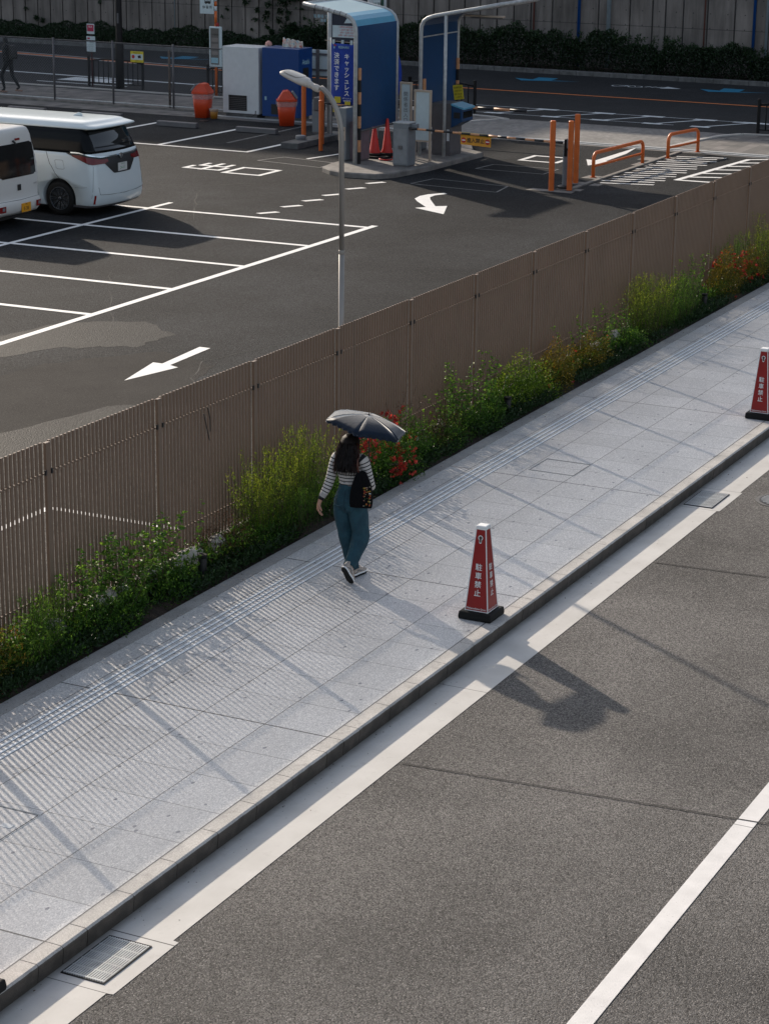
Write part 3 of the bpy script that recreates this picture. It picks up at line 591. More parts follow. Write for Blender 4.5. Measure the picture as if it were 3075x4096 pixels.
# ------------------------------------------------------------ islands
isl=[(45.62,24.15),(45.95,24.52),(46.6,24.65),(51.6,24.6),(51.9,23.4),(50.6,22.75),(50.3,22.35),(47.4,22.42),(45.95,22.62),(45.50,22.9),(45.42,23.7)]
mb=MB(); q=[]
cx_=sum(p[0] for p in isl)/len(isl); cy_=sum(p[1] for p in isl)/len(isl)
mb.loft([[(x+(cx_-x)*s,y+(cy_-y)*s,z) for x,y in isl] for s,z in ((0,-.05),(0,.09),(.012,.115),(.04,.12))]); o=mb.build('traffic_island',M['concrete']); st(o)
pl=st(MB().box(49.15,51.9,26.93,27.42,-.05,.14).build('entry_plinth',M['concrete_dark'],bevel=.02)); 
o=MB().lathe([(.13,.14),(.14,.2),(.13,.24),(.1,.25)],c=(49.9,27.25,0),n=14).build('cable_box',M['cabinet']); tag(o,'small round-topped grey box on the entry plinth','box')
st(MB().box(49.3,55.2,29.0,29.1,-.05,.0035).build('floor_seam',M['concrete_dark']))
# ------------------------------------------------------------ canopies over the pay stations
def canopy(X0,X1,yb,sg,z0,prof,zb,label,extra=None):
    t=thing('pay_canopy',label,'canopy',(0,0,0),0,'blue canopies over the pay machines')
    fr=[(yb,z0)]+prof
    for i,X in enumerate((X0,X1)):
        MB().tube([(X,a,b) for a,b in fr],.047,12).build('tube_frame',M['galv'],t,smooth=True)
    a,b=fr[-1]; MB().tube([(X0,a,b),(X1,a,b)],.045,12).build('front_rail',M['galv'],t,smooth=True)
    MB().tube([(X0,yb,zb-.03),(X1,yb,zb-.03)],.022,8).build('lower_rail',M['cab_dark'],t,smooth=True)
    return t,fr
prof1=[(24.05,3.12),(24.06,3.28),(24.12,3.42),(24.22,3.51),(24.38,3.57),(24.7,3.63),(25.0,3.69),(25.42,3.77)]
c1,fr1=canopy(46.70,48.86,24.05,1,.12,prof1,.90,'left blue canopy with a pale curved roof, on the pay island')
MB().box(46.75,48.81,24.035,24.06,.90,3.30).build('back_panel',M['blue'],c1)
def roofsheet(X0,X1,pr,m,par,name='roof_sheet',th=.012):
    mb=MB(); mb.loft([[(X0,a,b+.012) for a,b in pr]+[(X0,a,b+.012-th) for a,b in pr[::-1]],[(X1,a,b+.012) for a,b in pr]+[(X1,a,b+.012-th) for a,b in pr[::-1]]]); return mb.build(name,m,par,bevel=.001)
roofsheet(46.75,48.81,prof1[1:5],M['skyblue'],c1,'curved_sheet'); roofsheet(46.75,48.81,prof1[4:-1]+[(25.38,3.76)],mat('pale canopy sheet',(.32,.46,.52),.3,var=.03),c1)
mb=MB()
for a,b in ((24.3,3.54),(24.45,3.585),(24.6,3.61),(24.75,3.64),(24.9,3.67),(25.1,3.71)): mb.tube([(46.70,a-.008,b),(46.70,a+.008,b+.002)],.051,12)
mb.build('tie_wraps',M['cab_dark'],c1)
def taped(t,x,y,z0,z1,n,first=0):
    for i in range(n): MB().box(x-.028,x+.028,y-.03,y+.03,z0+(z1-z0)*i/n,z0+(z1-z0)*(i+1)/n-.001).build('safety_tape',M['tape_k' if (i+first)%2==0 else 'tape_o'],t)
taped(c1,46.80,23.99,.12,2.35,8); taped(c1,48.80,23.98,.12,.86,3,0)
# cords at the foot
prof2=[(23.45,3.05),(23.44,3.20),(23.38,3.32),(23.28,3.39),(23.10,3.45),(22.6,3.55),(22.0,3.66),(21.32,3.80)]
c2,fr2=canopy(48.95,51.05,23.45,-1,.12,prof2,.78,'right dark blue canopy with its roof arm reaching right, on the pay island')
MB().box(49.0,51.0,23.44,23.465,.78,3.20).build('back_panel',M['blue'],c2)
MB().box(49.0,51.0,23.425,23.4385,2.92,2.95).build('panel_rail',M['galv'],c2)
roofsheet(49.0,51.0,prof2[1:-1],M['blue'],c2)
MB().tube([(48.95,22.80,.12),(48.95,22.80,3.48)],.042,12).build('front_post',M['galv'],c2,smooth=True)
MB().box(49.9,50.05,21.75,22.75,3.40,3.44,Matrix.Shear('XY',4,(0,0)) if False else None).build('lamp_tray',M['cream'],c2); bx('lamp_tube',M['cab_dark'],c2,49.92,50.02,21.8,22.6,3.36,3.395)
taped(c2,49.03,23.38,1.0,1.95,3,1); taped(c2,50.98,23.40,1.2,2.3,4,0)
# machines under the canopies
def machine(name,label,cat,b,m,extra=None,group=None):
    x0,x1,y0,y1,z0,z1=b; t=thing(name,label,cat,((x0+x1)/2,(y0+y1)/2,z0),0,group); hx,hy,h=(x1-x0)/2,(y1-y0)/2,z1-z0
    MB().box(-hx,hx,-hy,hy,.04,h).build('cabinet_body',m,t,bevel=.012); MB().box(-hx+.015,hx-.015,-hy+.015,hy-.015,0,.04).build('plinth',M['cab_dark'],t)
    if extra: extra(t,hx,hy,h)
    return t
def ex(t,hx,hy,h):
    MB().box(-hx-.012,hx+.012,-hy-.012,hy+.012,h,h+.022).build('lid',M['galv'],t,bevel=.005)
    MB().box(-.085,.085,-hy-.14,-hy-.002,h-.14,h-.01).build('arm_hub',M['cabinet'],t,bevel=.01)
    MB().box(-hx-.03,-hx-.001,-.05,.05,.42,.5).build('lock_box',M['cab_dark'],t,bevel=.004); MB().box(-hx-.004,-hx-.001,-hy+.04,hy-.04,.08,h-.12).build('door_panel',mat('cabinet door grey',(.22,.23,.24),.5),t)
machine('barrier_cabinet','grey barrier motor cabinet on the island in front of the pay canopies','barrier cabinet',(46.82,47.22,22.72,23.12,.12,1.13),M['cabinet'],ex)
# striped barrier arm
ar=thing('boom_barrier','black and peach striped barrier arm reaching right across the exit lane','barrier arm',(46.85,22.72,1.03)); A0=Vector((0,0,0)); A1=Vector((-.41,-4.02,-.02))
n=17
for i in range(n): a=A0.lerp(A1,i/n); b=A0.lerp(A1,(i+.995)/n); MB().tube([a,b],.026 if i else .03,10).build('stripe',M['tape_k' if i%2==0 else 'tape_o'],ar,smooth=True)
bn=thing('no_entry_banner','small amber banner with black characters hanging on the striped barrier arm','banner',(46.70,20.95,.90)); 
RV=(A0-A1).normalized()*-1; RV=Vector((-.1,-.995,0)).normalized()
mb=MB(); 
for s in (0,):
    P=lambda u,v,o=0: RV*u+Vector((0,0,v))+RV.cross(Vector((0,0,1)))*o
    mb.add([P(-.40,-.13),P(.40,-.145),P(.40,.095),P(-.40,.09),P(-.40,-.13,-.006),P(.40,-.145,-.006),P(.40,.095,-.006),P(-.40,.09,-.006)],[(0,1,2,3),(7,6,5,4),(0,4,5,1),(1,5,6,2),(2,6,7,3),(3,7,4,0)])
mb.build('cloth',M['amber'],bn); mb=MB(); mb.tube([RV*-.45+Vector((0,0,.118)),RV*.45+Vector((0,0,.108))],.034,10); mb.build('yellow_sleeve',M['yellow'],bn,smooth=True)
text('lettering',[('進入禁止',.118,0,-.03)],M['ktxt'],(0,0,0),RV,(0,0,1),bn,off=.004,bold=.02)
for u in (-.315,.315):
    mb=MB(); mb.add([P(u,-.03,.004)]+[P(u+.062*math.cos(2*PI*k/20),-.03+.062*math.sin(2*PI*k/20),.004) for k in range(20)],[(0,1+k,1+(k+1)%20) for k in range(20)]); mb.build('no_entry_disc',M['redtxt'],bn)
    MB().quad(P(u-.045,-.042,.006),P(u+.045,-.042,.006),P(u+.045,-.018,.006),P(u-.045,-.018,.006)).build('no_entry_bar',M['wtxt'],bn)
def pay(t,hx,hy,h):
    MB().loft([[(-hx+.02,-hy-a,z) for a,z in ((.0,h-.58),(.30,h-.42),(.30,h-.10),(.0,h-.02))],[(hx-.02,-hy-a,z) for a,z in ((.0,h-.58),(.30,h-.42),(.30,h-.10),(.0,h-.02))]]).build('payment_hood',M['blue'],t,bevel=.01)
    MB().loft([[(-hx,-hy-a,z) for a,z in ((.0,h+.0),(.34,h-.09),(.34,h-.13),(.0,h-.04))],[(hx,-hy-a,z) for a,z in ((.0,h+.0),(.34,h-.09),(.34,h-.13),(.0,h-.04))]]).build('hood_roof',M['skyblue'],t)
    MB().box(-hx-.004+.0,-hx+.022-.004,-hy-.24,-hy-.08,h-.34,h-.2).build('ticket_window',M['dark'],t); MB().box(-hx+.06,hx-.06,-hy-.306,-hy-.301,h-.34,h-.18).build('screen',M['glass'],t)
    MB().box(-hx-.003,-hx-.001,-hy+.03,-hy+.1,h-.9,h-.62).build('round_label',M['white'],t,bevel=.01)
machine('payment_machine','dark grey payment machine with a blue hood under the right canopy','payment machine',(49.15,49.80,22.72,23.22,.12,1.38),M['cab_dark'],pay)
machine('ticket_cabinet','grey cabinet on the island behind the white-framed notice board','cabinet',(49.35,50.0,23.75,24.15,.12,1.15),M['cabinet'])
machine('exit_cabinet','grey purple cabinet under the left canopy behind two red cones','cabinet',(47.15,47.6,24.12,24.55,.12,1.05),mat('purple grey steel',(.17,.13,.15),.5))
machine('entry_machine','tall pale grey entry machine left of the left canopy post','entry machine',(46.95,47.35,24.42,24.62,.12,1.38),M['cabinet'],lambda t,hx,hy,h:(MB().box(-hx-.02,-hx-.001,-.09,.10,.50,.82).build('side_plate',M['cream'],t,bevel=.005),MB().box(-hx-.025,-hx-.021,-.06,-.02,.56,.6).build('bolt',M['dark'],t),MB().box(-hx-.025,-hx-.021,-.06,-.02,.72,.76).build('bolt',M['dark'],t)) and None)
def tcone(x,y,z,h,label):
    t=thing('traffic_cone',label,'traffic cone',(x,y,z),0,'red traffic cones under the left canopy'); MB().lathe([(.15,.05),(.115,.14),(.03,h-.01),(.022,h)],n=24).build('cone_body',M['conered'],t,smooth=True,bevel=.004)
    MB().loft([[(sx*a,sy*a,zz) for sx,sy in ((-1,-1),(1,-1),(1,1),(-1,1))] for a,zz in ((.2,0),(.2,.04),(.18,.05))]).build('base',M['rubber'],t,bevel=.02)
tcone(48.05,24.22,.18,.72,'shorter red traffic cone, left of the pair under the left canopy'); tcone(48.25,23.98,.18,.86,'taller red traffic cone, right of the pair under the left canopy')
mb=MB(); mb.box(47.75,48.75,23.8,24.45,.12,.175); tag(mb.build('rubber_mat',M['rubber'],bevel=.01),'black rubber slab under the two red cones','rubber slab')
mb=MB(); pts=[(47.6+.28*math.cos(a*.9)*(1+a*.02)+.3,23.75+.22*math.sin(a*.9),.14+.004*(a%3)) for a in range(24)]; mb.tube(pts,.012,6); tag(mb.build('coiled_rope',M['conered'],smooth=True),'loose red rope lying below the two red cones','rope')
def board(x,y0,y1,z0,z1,label,txt=None,legs=.12):
    t=thing('notice_board',label,'notice board',(x,(y0+y1)/2,0),0,'white-framed notice boards on the island'); h=(y1-y0)/2
    mb=MB(); 
    for s in (-1,1): MB().box(-.025,.025,s*h-.025,s*h+.025,legs,z1).build('leg',M['cream'] if txt is None else M['white'],t,bevel=.004)
    MB().box(-.028,.028,-h-.028,h+.028,z1,z1+.05).build('top_bar',M['cream'],t,bevel=.004); MB().box(-.024,.024,-h+.026,h-.026,z0-.04,z0).build('bottom_bar',M['cream'],t)
    MB().box(-.012,.012,-h+.026,h-.026,z0+.001,z1-.001).build('board_face',M['signw'],t)
    return t
board(48.0,22.72,23.12,.62,1.75,'pale notice board with rusty feet in front of the right canopy')
b2=board(48.45,23.45,23.72,.75,1.86,'narrow white-framed board with a column of worn characters between the two canopies')
text('lettering',[(c,.12,0,1.62-.125*i) for i,c in enumerate('関係者出入口')],M['gtxt'],(-.013,0,0),(0,-1,0),(0,0,1),b2,off=.002)
ys_=thing('yellow_notice','tilted yellow notice with black print above the payment machine','notice',(50.6,23.2,1.5)); UVv=Vector((0,.15,1)).normalized(); RVv=Vector((0,-1,.15)).normalized()
MB().add([RVv*a+UVv*b+Vector((c,0,0)) for c in (0,.01) for a,b in ((-.13,-.18),(.13,-.18),(.13,.18),(-.13,.18))],[(0,1,2,3),(7,6,5,4),(0,4,5,1),(1,5,6,2),(2,6,7,3),(3,7,4,0)]).build('panel',M['yellow'],ys_); text('lettering',[('駐車料金',.055,0,.11),('1時間 400円',.042,0,.03),('最大料金',.05,0,-.05),('1,200円',.05,0,-.12)],M['ktxt'],(0,0,0),RVv,UVv,ys_,off=.003)
MB().box(-.006,.006,-.155,.13,.185,.2).build('clip',M['dark'],ys_)
# ------------------------------------------------------------ entry gate, sign pole and banners
machine('entry_gate_box','slim pale blue grey entry gate column between the two orange posts','gate column',(51.15,51.4,27.35,27.6,.14,1.0),M['cabinet'],lambda t,hx,hy,h:(MB().box(-hx-.04,hx-.02,-hy-.04,hy-.05,h-.28,h+.08).build('arm_hub',M['cab_dark'],t,bevel=.04),) and None)
ar2=thing('boom_barrier','short striped barrier arm at the entry beside the banner','barrier arm',(51.1,27.35,.95)); 
for i in range(5): MB().tube([(-.04*i,-.42*i,-.012*i),(-.04*i-.04,-.42*i-.418,-.012*i-.012)],.024,10).build('stripe',M['tape_k' if i%2==0 else 'tape_o'],ar2,smooth=True)
ar3=thing('boom_barrier','striped barrier arm end seen in the gap between the two canopies','barrier arm',(52.6,24.9,.90)); 
for i in range(6): MB().tube([(0,-.45*i,0),(0,-.45*i-.448,0)],.035,10).build('stripe',M['tape_k' if i%2 else 'tape_o'],ar3,smooth=True)
sp=thing('sign_pole','tall grey post carrying a navy price board, behind the left canopy','sign pole',(51.45,27.24,0)); MB().tube([(0,0,0),(0,0,5.0)],.07,14).build('pole',M['galv'],sp,smooth=True); MB().tube([(0,-1.15,0),(0,-1.15,5.0)],.07,14).build('pole',M['galv'],sp,smooth=True)
MB().box(-.03,.03,-1.08,-.07,2.50,4.6).build('price_board',M['navy'],sp); 
MB().box(-.035,-.031,-1.06,-.09,2.60,2.90).build('notice_strip',M['signw'],sp)
text('lettering',[('駐車場 空',.10,-.35,3.10),('満車',.09,-.28,3.0)],M['ltxt'],(-.03,-.1,0),(0,-1,0),(0,0,1),sp,off=.002)
text('lettering',[('入庫後24時間最大料金',.058,.48,2.86),('1,200円 繰り返し適用',.058,.5,2.79),('8時〜22時 400円/60分',.058,.52,2.72),('22時〜8時 100円/60分',.058,.46,2.65)],M['redtxt'],(-.035,-.07,0),(0,-1,0),(0,0,1),sp,off=.002)
MB().add([(-.033,-.42,2.96),(-.033,-.78,2.98),(-.033,-.72,3.16),(-.033,-.55,3.16)],[(0,1,2,3)]).build('white_arrow',M['signw'],sp)
# banner
def banner(name,label,x,ya,yb,z0,z1,bow,grp):
    t=thing(name,label,'banner flag',(x,0,0),0,grp); nx_,nz=8,16; vs=[]
    for j in range(nz+1):
        for i in range(nx_+1):
            u=i/nx_; v=j/nz; vs.append((-.05*math.sin(u*PI)*(1+.5*math.sin(v*5))+bow*.4*(v-.5)**2,ya+(yb-ya)*u+bow*math.sin(v*PI)*.3*u,z0+(z1-z0)*v-.02*u))
    fs=[(j*(nx_+1)+i,j*(nx_+1)+i+1,(j+1)*(nx_+1)+i+1,(j+1)*(nx_+1)+i) for j in range(nz) for i in range(nx_)]
    o=MB().add(vs,fs).build('flag_cloth',mat('blue flag cloth',(.008,.045,.34),.7,var=.15),t,smooth=True); s=o.modifiers.new('s','SOLIDIFY'); s.thickness=.004
    MB().tube([(.03,ya+.03,0.02),(.03,ya+.03,z1+.12)],.016,8).build('flag_pole',M['white'],t,smooth=True); MB().tube([(.03,ya+.2,z1+.05),(.03,yb-.05,z1+.02)],.01,6).build('top_rod',M['cream'],t)
    mb=MB(); 
    for k in range(3): y=ya+(yb-ya)*(.1+.4*k); mb.box(-.02,.02,y-.03,y+.03,z1-.03,z1+.08)
    mb.build('loops',M['signw'],t); return t
f1=banner('banner_flag','royal blue banner flag with white characters beside the left canopy post',51.15,27.04,26.40,.95,2.48,0,'blue banner flags')
F_=lambda it,m,nm='lettering': text(nm,it,m,(-.085,26.72,0),(0,-1,0),(0,0,1),f1,off=.004,bold=.022)
F_([(c,.155,-.12,2.17-.163*i) for i,c in enumerate('決済できます')],M['wtxt']); F_([(c,.155,.17,2.15-.155*i) for i,c in enumerate('キャッシュレス')],M['wtxt'])
F_([('KEIHAN',.088,.08,2.385,.95)],M['ltxt']); F_([('各種クレジット',.04,.18,1.10),('QR決済対応',.04,.18,1.04)],M['wtxt'])
mb=MB(); mb.box(-.089,-.087,26.895,26.93,2.35,2.43); mb.build('logo_blue',M['ltxt'],f1); mb=MB(); mb.add([(-.089,26.93-.005,2.40),(-.089,26.85,2.42),(-.089,26.87,2.45),(-.089,26.93,2.45)],[(0,1,2,3)]); mb.build('logo_red',M['redtxt'],f1)
for a,b,c,d,m in ((26.72,26.90,.98,1.14,'yellow'),(26.44,26.60,.93,1.03,'yellow'),(26.86,26.94,.74,.93,'yellow'),(26.42,26.62,.83,.92,'signw')): MB().box(-.092,-.088,a,b,c,d).build('print_patch',M[m],f1)
f2=banner('banner_flag','blue bowed banner flag showing past the right side of the left canopy',51.9,26.05,25.56,.9,2.5,-.55,'blue banner flags')
text('lettering',[(c,.17,0,2.10-.235*i) for i,c in enumerate('駐車料金')],M['wtxt'],(-.09,25.66,0),(0,-1,0),(0,0,1),f2,off=.03,bold=.02)
# blue leaning flag foot below the entry machine
t=thing('folded_flag','narrow blue flag hanging behind the lower part of the entry machine','flag',(50.9,26.55,0)); MB().add([(0,.04,.95),(0,-.08,.95),(0,-.08,.02),(0,-.02,-.0),(0,.03,.25)],[(0,1,2,3,4)]).build('cloth',M['blue'],t).modifiers.new('s','SOLIDIFY').thickness=.01; MB().box(-.008,-.004,-.07,.03,.7,.85).build('green_print',M['greenp'],t)
t=thing('cream_box','small cream junction box on the floor by the sign pole','box',(51.05,26.45,0)); MB().box(-.1,.1,-.1,.1,.0,.38).build('box_body',M['cream'],t,bevel=.01); MB().box(-.11,.11,-.11,.11,.38,.4).build('lid',M['cream'],t)
# back of a large signboard behind the fence
t=thing('signboard','pale signboard seen from behind, right of the blue vending machine','signboard',(56,29.9,0))
MB().box(.03,.06,-.42,.40,1.08,1.80).build('panel',M['signw'],t,bevel=.02)
for z in (1.66,1.22): MB().box(-.02,.03,-.40,.38,z,z+.05).build('cross_bar',M['cab_dark'],t)
for y in (.12,-.36): MB().box(-.06,-.0205,y-.05,y+.05,0,1.82).build('upright',M['cab_dark'],t)
t=thing('wide_sign','large white sign panel behind the left canopy roof, cut by the top edge','sign',(58.3,29.8,0)); MB().box(0,.04,-.55,.5,2.86,4.2).build('panel',M['signw'],t); text('lettering',[('ご注意',.09,.1,3.05),('安全運転',.09,.45,2.96)],M['ktxt'],(0,0,0),(0,-1,0),(0,0,1),t); MB().tube([(.08,-.66,0),(.08,-.66,4.2)],.05,10).build('pole',M['galv'],t,smooth=True); MB().box(.0,.04,-.65,-.58,2.85,4.1).build('green_bulletin',M['green'],t)
# ------------------------------------------------------------ vending machines and bins
v1=thing('vending_machine','white vending machine seen from its plain back, left of the blue one','vending machine',(54.3,31.56,0),0,'vending machines by the chain-link fence')
MB().box(0,.78,-.575,.575,.10,1.93).build('body',M['white'],v1,bevel=.012); MB().box(.04,.72,-.5,.5,.0,.10).build('base',M['concrete_dark'],v1)
MB().box(-.012,-.001,-.20,.385,.18,.60).build('vent_grille',M['dark'],v1,bevel=.004); 
mb=MB()
for i in range(7): mb.box(-.016,-.0125,-.18,.365,.22+.05*i,.232+.05*i)
mb.build('louvres',M['cab_dark'],v1)
MB().tube([(-.01,-.48,.2),(-.05,-.5,.12),(-.06,-.38,.03),(-.05,-.2,.02)],.01,6).build('power_cord',M['dark'],v1,smooth=True)
v2=thing('vending_machine','deep blue vending machine with a pale logo on its side','vending machine',(54.3,30.3,0),0,'vending machines by the chain-link fence')
MB().box(0,.80,-.575,.575,.08,1.95).build('body',M['bluev'],v2,bevel=.012); MB().box(.04,.75,-.5,.5,.0,.08).build('base',M['concrete_dark'],v2); MB().box(-.012,-.001,-.06,.28,.14,.42).build('vent_grille',M['dark'],v2); MB().box(-.004,-.001,.43,.49,.52,.62).build('sticker',M['ltxt'],v2)
text('logo_lettering',[('Asahi',.20,.42,1.58,.95)],M['ltxt'],(0,-.575,0),(1,0,0),(0,0,1),v2,off=.003,bold=.01); MB().box(.25,.58,-.578,-.5765,1.15,1.42).build('dark_panel',M['dark'],v2)
t=thing('poster_roll','colourful crumpled printed sheet standing on top of the blue vending machine','poster',(54.75,30.15,1.95)); vs=[];n=12
pc=newmat('printed sheet'); pn=pc[1]; pn.out(pn.ramp(pn.noise(14,4),[(.3,(.12,.35,.55)),(.42,(.62,.62,.52)),(.55,(.65,.55,.50)),(.68,(.60,.16,.12))]),.5)
for i in range(n+1): y=.33-.66*i/n; vs+=[(.04*math.sin(i*1.9),y,0),(.05*math.sin(i*1.9+1),y,.25-.10*i/n*.8+.02*math.sin(i*2.3))]
MB().add(vs,[(2*i,2*i+2,2*i+3,2*i+1) for i in range(n)]).build('sheet',pc[0],t).modifiers.new('s','SOLIDIFY').thickness=.01
t=thing('round_lid','small pink round cap on the white vending machine top','lid',(54.9,31.0,1.95)); MB().lathe([(.09,0),(.10,.03),(.08,.09),(.03,.13)],n=16).build('cap',mat('pink plastic',(.6,.3,.25),.5),t,smooth=True)
def bin_(x,y,rz,label):
    t=thing('litter_bin',label,'litter bin',(x,y,0),rz,'red orange litter bins')
    def rr(w,z,n=24): return [(w*math.copysign(abs(math.cos(a))**.6,math.cos(a)),w*math.copysign(abs(math.sin(a))**.6,math.sin(a)),z) for a in [2*PI*k/n for k in range(n)]]
    MB().loft([rr(.20,0),rr(.235,.35),rr(.262,.66)]).build('tub',M['binorange'],t,smooth=True)
    MB().loft([rr(.285,.665),rr(.285,.70),rr(.275,.705)]).build('rim',M['binorange'],t)
    lid=MB(); lid.add([(-.25,-.25,.70),(.25,-.25,.70),(.25,.25,.70),(-.25,.25,.70),(-.18,-.10,.93),(.18,-.10,.93),(.20,.03,.95),(-.20,.03,.95),(.22,.14,.86),(-.22,.14,.86)],[(0,1,2,3),(0,1,5,4),(4,5,6,7),(6,8,9,7),(8,2,3,9),(1,2,8,6,5),(0,4,7,9,3)]); lid.build('lid',M['binorange'],t,bevel=.015)
    MB().add([(-.17,.12,.905),(.17,.12,.905),(.19,.255,.73),(-.19,.255,.73),(-.17,.17,.93),(.17,.17,.93),(.19,.30,.75),(-.19,.30,.75)],[(0,1,2,3),(4,5,6,7),(0,1,5,4),(2,3,7,6),(1,2,6,5),(0,3,7,4)]).build('flap',M['cabinet'],t,bevel=.01)
    b=MB().loft([[(p[0]*(1+.03*rng.random()),p[1]*(1+.03*rng.random()),p[2]) for p in rr(w,z,40)] for w,z in ((.27,.52),(.285,.60),(.295,.66))],cap=False).build('bin_liner',M['film'],t,smooth=True); return t
bin_(53.7,32.43,R(10),'red orange litter bin left of the white vending machine'); bin_(53.3,29.54,R(-150),'red orange litter bin in front of the blue vending machine')
t=thing('ochre_bucket','small ochre bucket with a bag beside the left litter bin','bucket',(53.62,32.02,0)); MB().lathe([(.09,0),(.12,.26)],n=20).build('tub',mat('ochre plastic',(.40,.17,.02),.5),t,smooth=True); MB().lathe([(.13,.2),(.14,.27),(.10,.29)],n=18).build('liner',M['film'],t,smooth=True)
t=thing('floor_lid','small dark metal drain lid on the tarmac before the left litter bin','drain lid',(52.95,31.95,0)); MB().lathe([(.13,0),(.13,.008)],n=20).build('lid',M['dark'],t)
# ------------------------------------------------------------ chain-link fence
cf=thing('chain_link_fence','grey chain-link fence between the car park and the far footway','chain-link fence',(54.75,28,0))
ys_=[4.15+2.045*i for i in range(-1,8)]; ys_=[y for y in ys_]; P_=[32.0,34.03,36.07,38.12,40.17,42.2,44.25,46.3]
for y in P_: MB().tube([(0,y-28,0),(0,y-28,1.85)],.03,10).build('post',M['cab_dark'],cf,smooth=True); 
MB().tube([(0,P_[0]-28,1.80),(0,P_[-1]-28,1.80)],.012,8).build('top_wire',M['cab_dark'],cf); MB().tube([(0,P_[0]-28,.10),(0,P_[-1]-28,.10)],.018,8).build('bottom_rail',M['galv'],cf)
MB().box(-.06,.06,P_[0]-28-.6,P_[-1]-28,-.05,.05).build('kerb_base',M['concrete'],cf)
for a,b in zip(P_,P_[1:]):
    vs=[];fs=[]; y0,y1=a-28,b-28; z0,z1=.10,1.80; h=z1-z0; s=.085; c=y0-h
    def wire(p,q):
        k=len(vs); d=.0016
        for P in (p,q): vs.extend([(-d,P[0],P[1]-d),(d,P[0],P[1]-d),(0,P[0],P[1]+d)])
        fs.extend([(k,k+1,k+4,k+3),(k+1,k+2,k+5,k+4),(k+2,k,k+3,k+5)])
    while c<y1:
        t0=max(0,(y0-c)/h); t1=min(1,(y1-c)/h)
        if t1>t0: wire((c+h*t0,z0+h*t0),(c+h*t1,z0+h*t1)); wire((c+h*t0,z1-h*t0),(c+h*t1,z1-h*t1))
        c+=s
    MB().add(vs,fs).build('wire_mesh',M['cabinet'],cf)
# green netting gate at the left edge
t=thing('netting_gate','teal pole with dark green netting at the left edge','gate post',(54.6,40.62,0)); MB().tube([(0,.02,0),(0,.02,3.4)],.05,12).build('teal_pole',M['teal'],t,smooth=True); MB().box(-.02,.02,-.09,-.035,.05,1.95).build('green_net_edge',M['green'],t); MB().tube([(-.3,.05,0),(0,-.05,.75)],.02,8).build('brace',M['cab_dark'],t); MB().tube([(-.02,-.14,0),(-.02,-.14,.7)],.025,8).build('stub_post',M['galv'],t)
# ------------------------------------------------------------ black guard rails on the far footway
def guard(x,y0,y1,label,n=5,flip=1):
    t=thing('guard_rail',label,'guard rail',(x,(y0+y1)/2,0),0,'black guard rails on the far footway'); h=(y1-y0)/2
    for s in (-1,1): MB().lathe([(.045,0),(.045,.88),(.05,.88),(.05,.93),(.02,.95)],c=(0,s*h,0),n=14).build('post',M['blackm'],t,smooth=False)
    top=[(0,-h+.04,.78-.0*flip)]+[(0,-h+2*h*k/10,.78+.10*(math.sin(PI*(k/10))**1)) for k in range(1,10)]+[(0,h-.04,.78)]
    MB().tube(top,.028,8).build('top_rail',M['blackm'],t,smooth=True); MB().tube([(0,-h,.12),(0,h,.12)],.018,8).build('bottom_rail',M['blackm'],t)
    mb=MB()
    for k in range(1,n+1): u=k/(n+1); mb.tube([(0,-h+2*h*u,.12),(0,-h+2*h*u,.78+.10*math.sin(PI*u))],.018,6)
    mb.build('balusters',M['blackm'],t,smooth=True); return t
guard(58.88,37.70,39.68,'black guard rail at the left, between the bus stop sign and the dark utility pole',10)
guard(58.5,26.30,28.36,'black guard rail behind the pay canopies, nearer to the crossover',9); guard(58.5,28.36,30.4,'black guard rail behind the left canopy, next to the signboard',9); guard(58.6,34.0,35.2,'black guard rail half hidden behind the white vending machine',6); guard(58.3,16.0,17.86,'black guard rail at the right edge beyond the paved footway',8)
t=thing('utility_pole','thick dark brown utility pole standing at the left behind the chain-link fence','utility pole',(58.7,38.42,0)); MB().lathe([(.135,0),(.135,1.35),(.10,1.5),(.10,7)],n=20).build('pole',M['brownpole'],t,smooth=True); MB().box(-.105,-.09,-.06,.0,2.0,2.3).build('plate',M['cab_dark'],t)
# bus stop signs
t=thing('bus_stop_sign','small bus stop sign with a crimson face and timetable plates on a dark red pole','bus stop sign',(58.84,39.55,0)); MB().tube([(.03,0,0),(.03,0,1.9)],.028,10).build('pole',mat('dark red paint',(.05,.008,.01),.5),t,smooth=True)
def plate(par,y0,y1,z0,z1,m,nm='plate',x=0): return MB().box(x-.012,x,y0,y1,z0,z1).build(nm,M[m],par,bevel=.006)
plate(t,-.14,.14,1.61,1.92,'signw','route_plate'); MB().box(-.014,-.0125,-.12,.12,1.69,1.89).build('red_face',M['pink'],t); plate(t,-.16,.16,1.42,1.54,'signw','name_plate'); plate(t,-.17,.16,1.07,1.395,'signw','timetable')
text('lettering',[('BUS',.075,0,1.83),('のりば',.05,0,1.65)],M['wtxt'],(-.0145,0,0),(0,-1,0),(0,0,1),t); text('lettering',[('時刻表',.05,.03,1.35),('6 12 32 52',.04,0,1.28),('7 08 28 48',.04,0,1.22),('8 05 25 45',.04,0,1.16),('9 10 40',.04,0,1.11)],M['gtxt'],(-.0125,0,0),(0,-1,0),(0,0,1),t); MB().box(-.014,-.0125,.03,.12,1.45,1.5).build('pink_print',M['pink'],t)
t=thing('camera_notice','yellow-bordered notice with a black camera picture on the chain-link fence','warning sign',(54.66,35.18,0)); plate(t,-.22,.22,1.29,1.60,'yellow','board'); MB().box(-.0145,-.0125,-.20,.20,1.365,1.525).build('white_field',M['signw'],t)
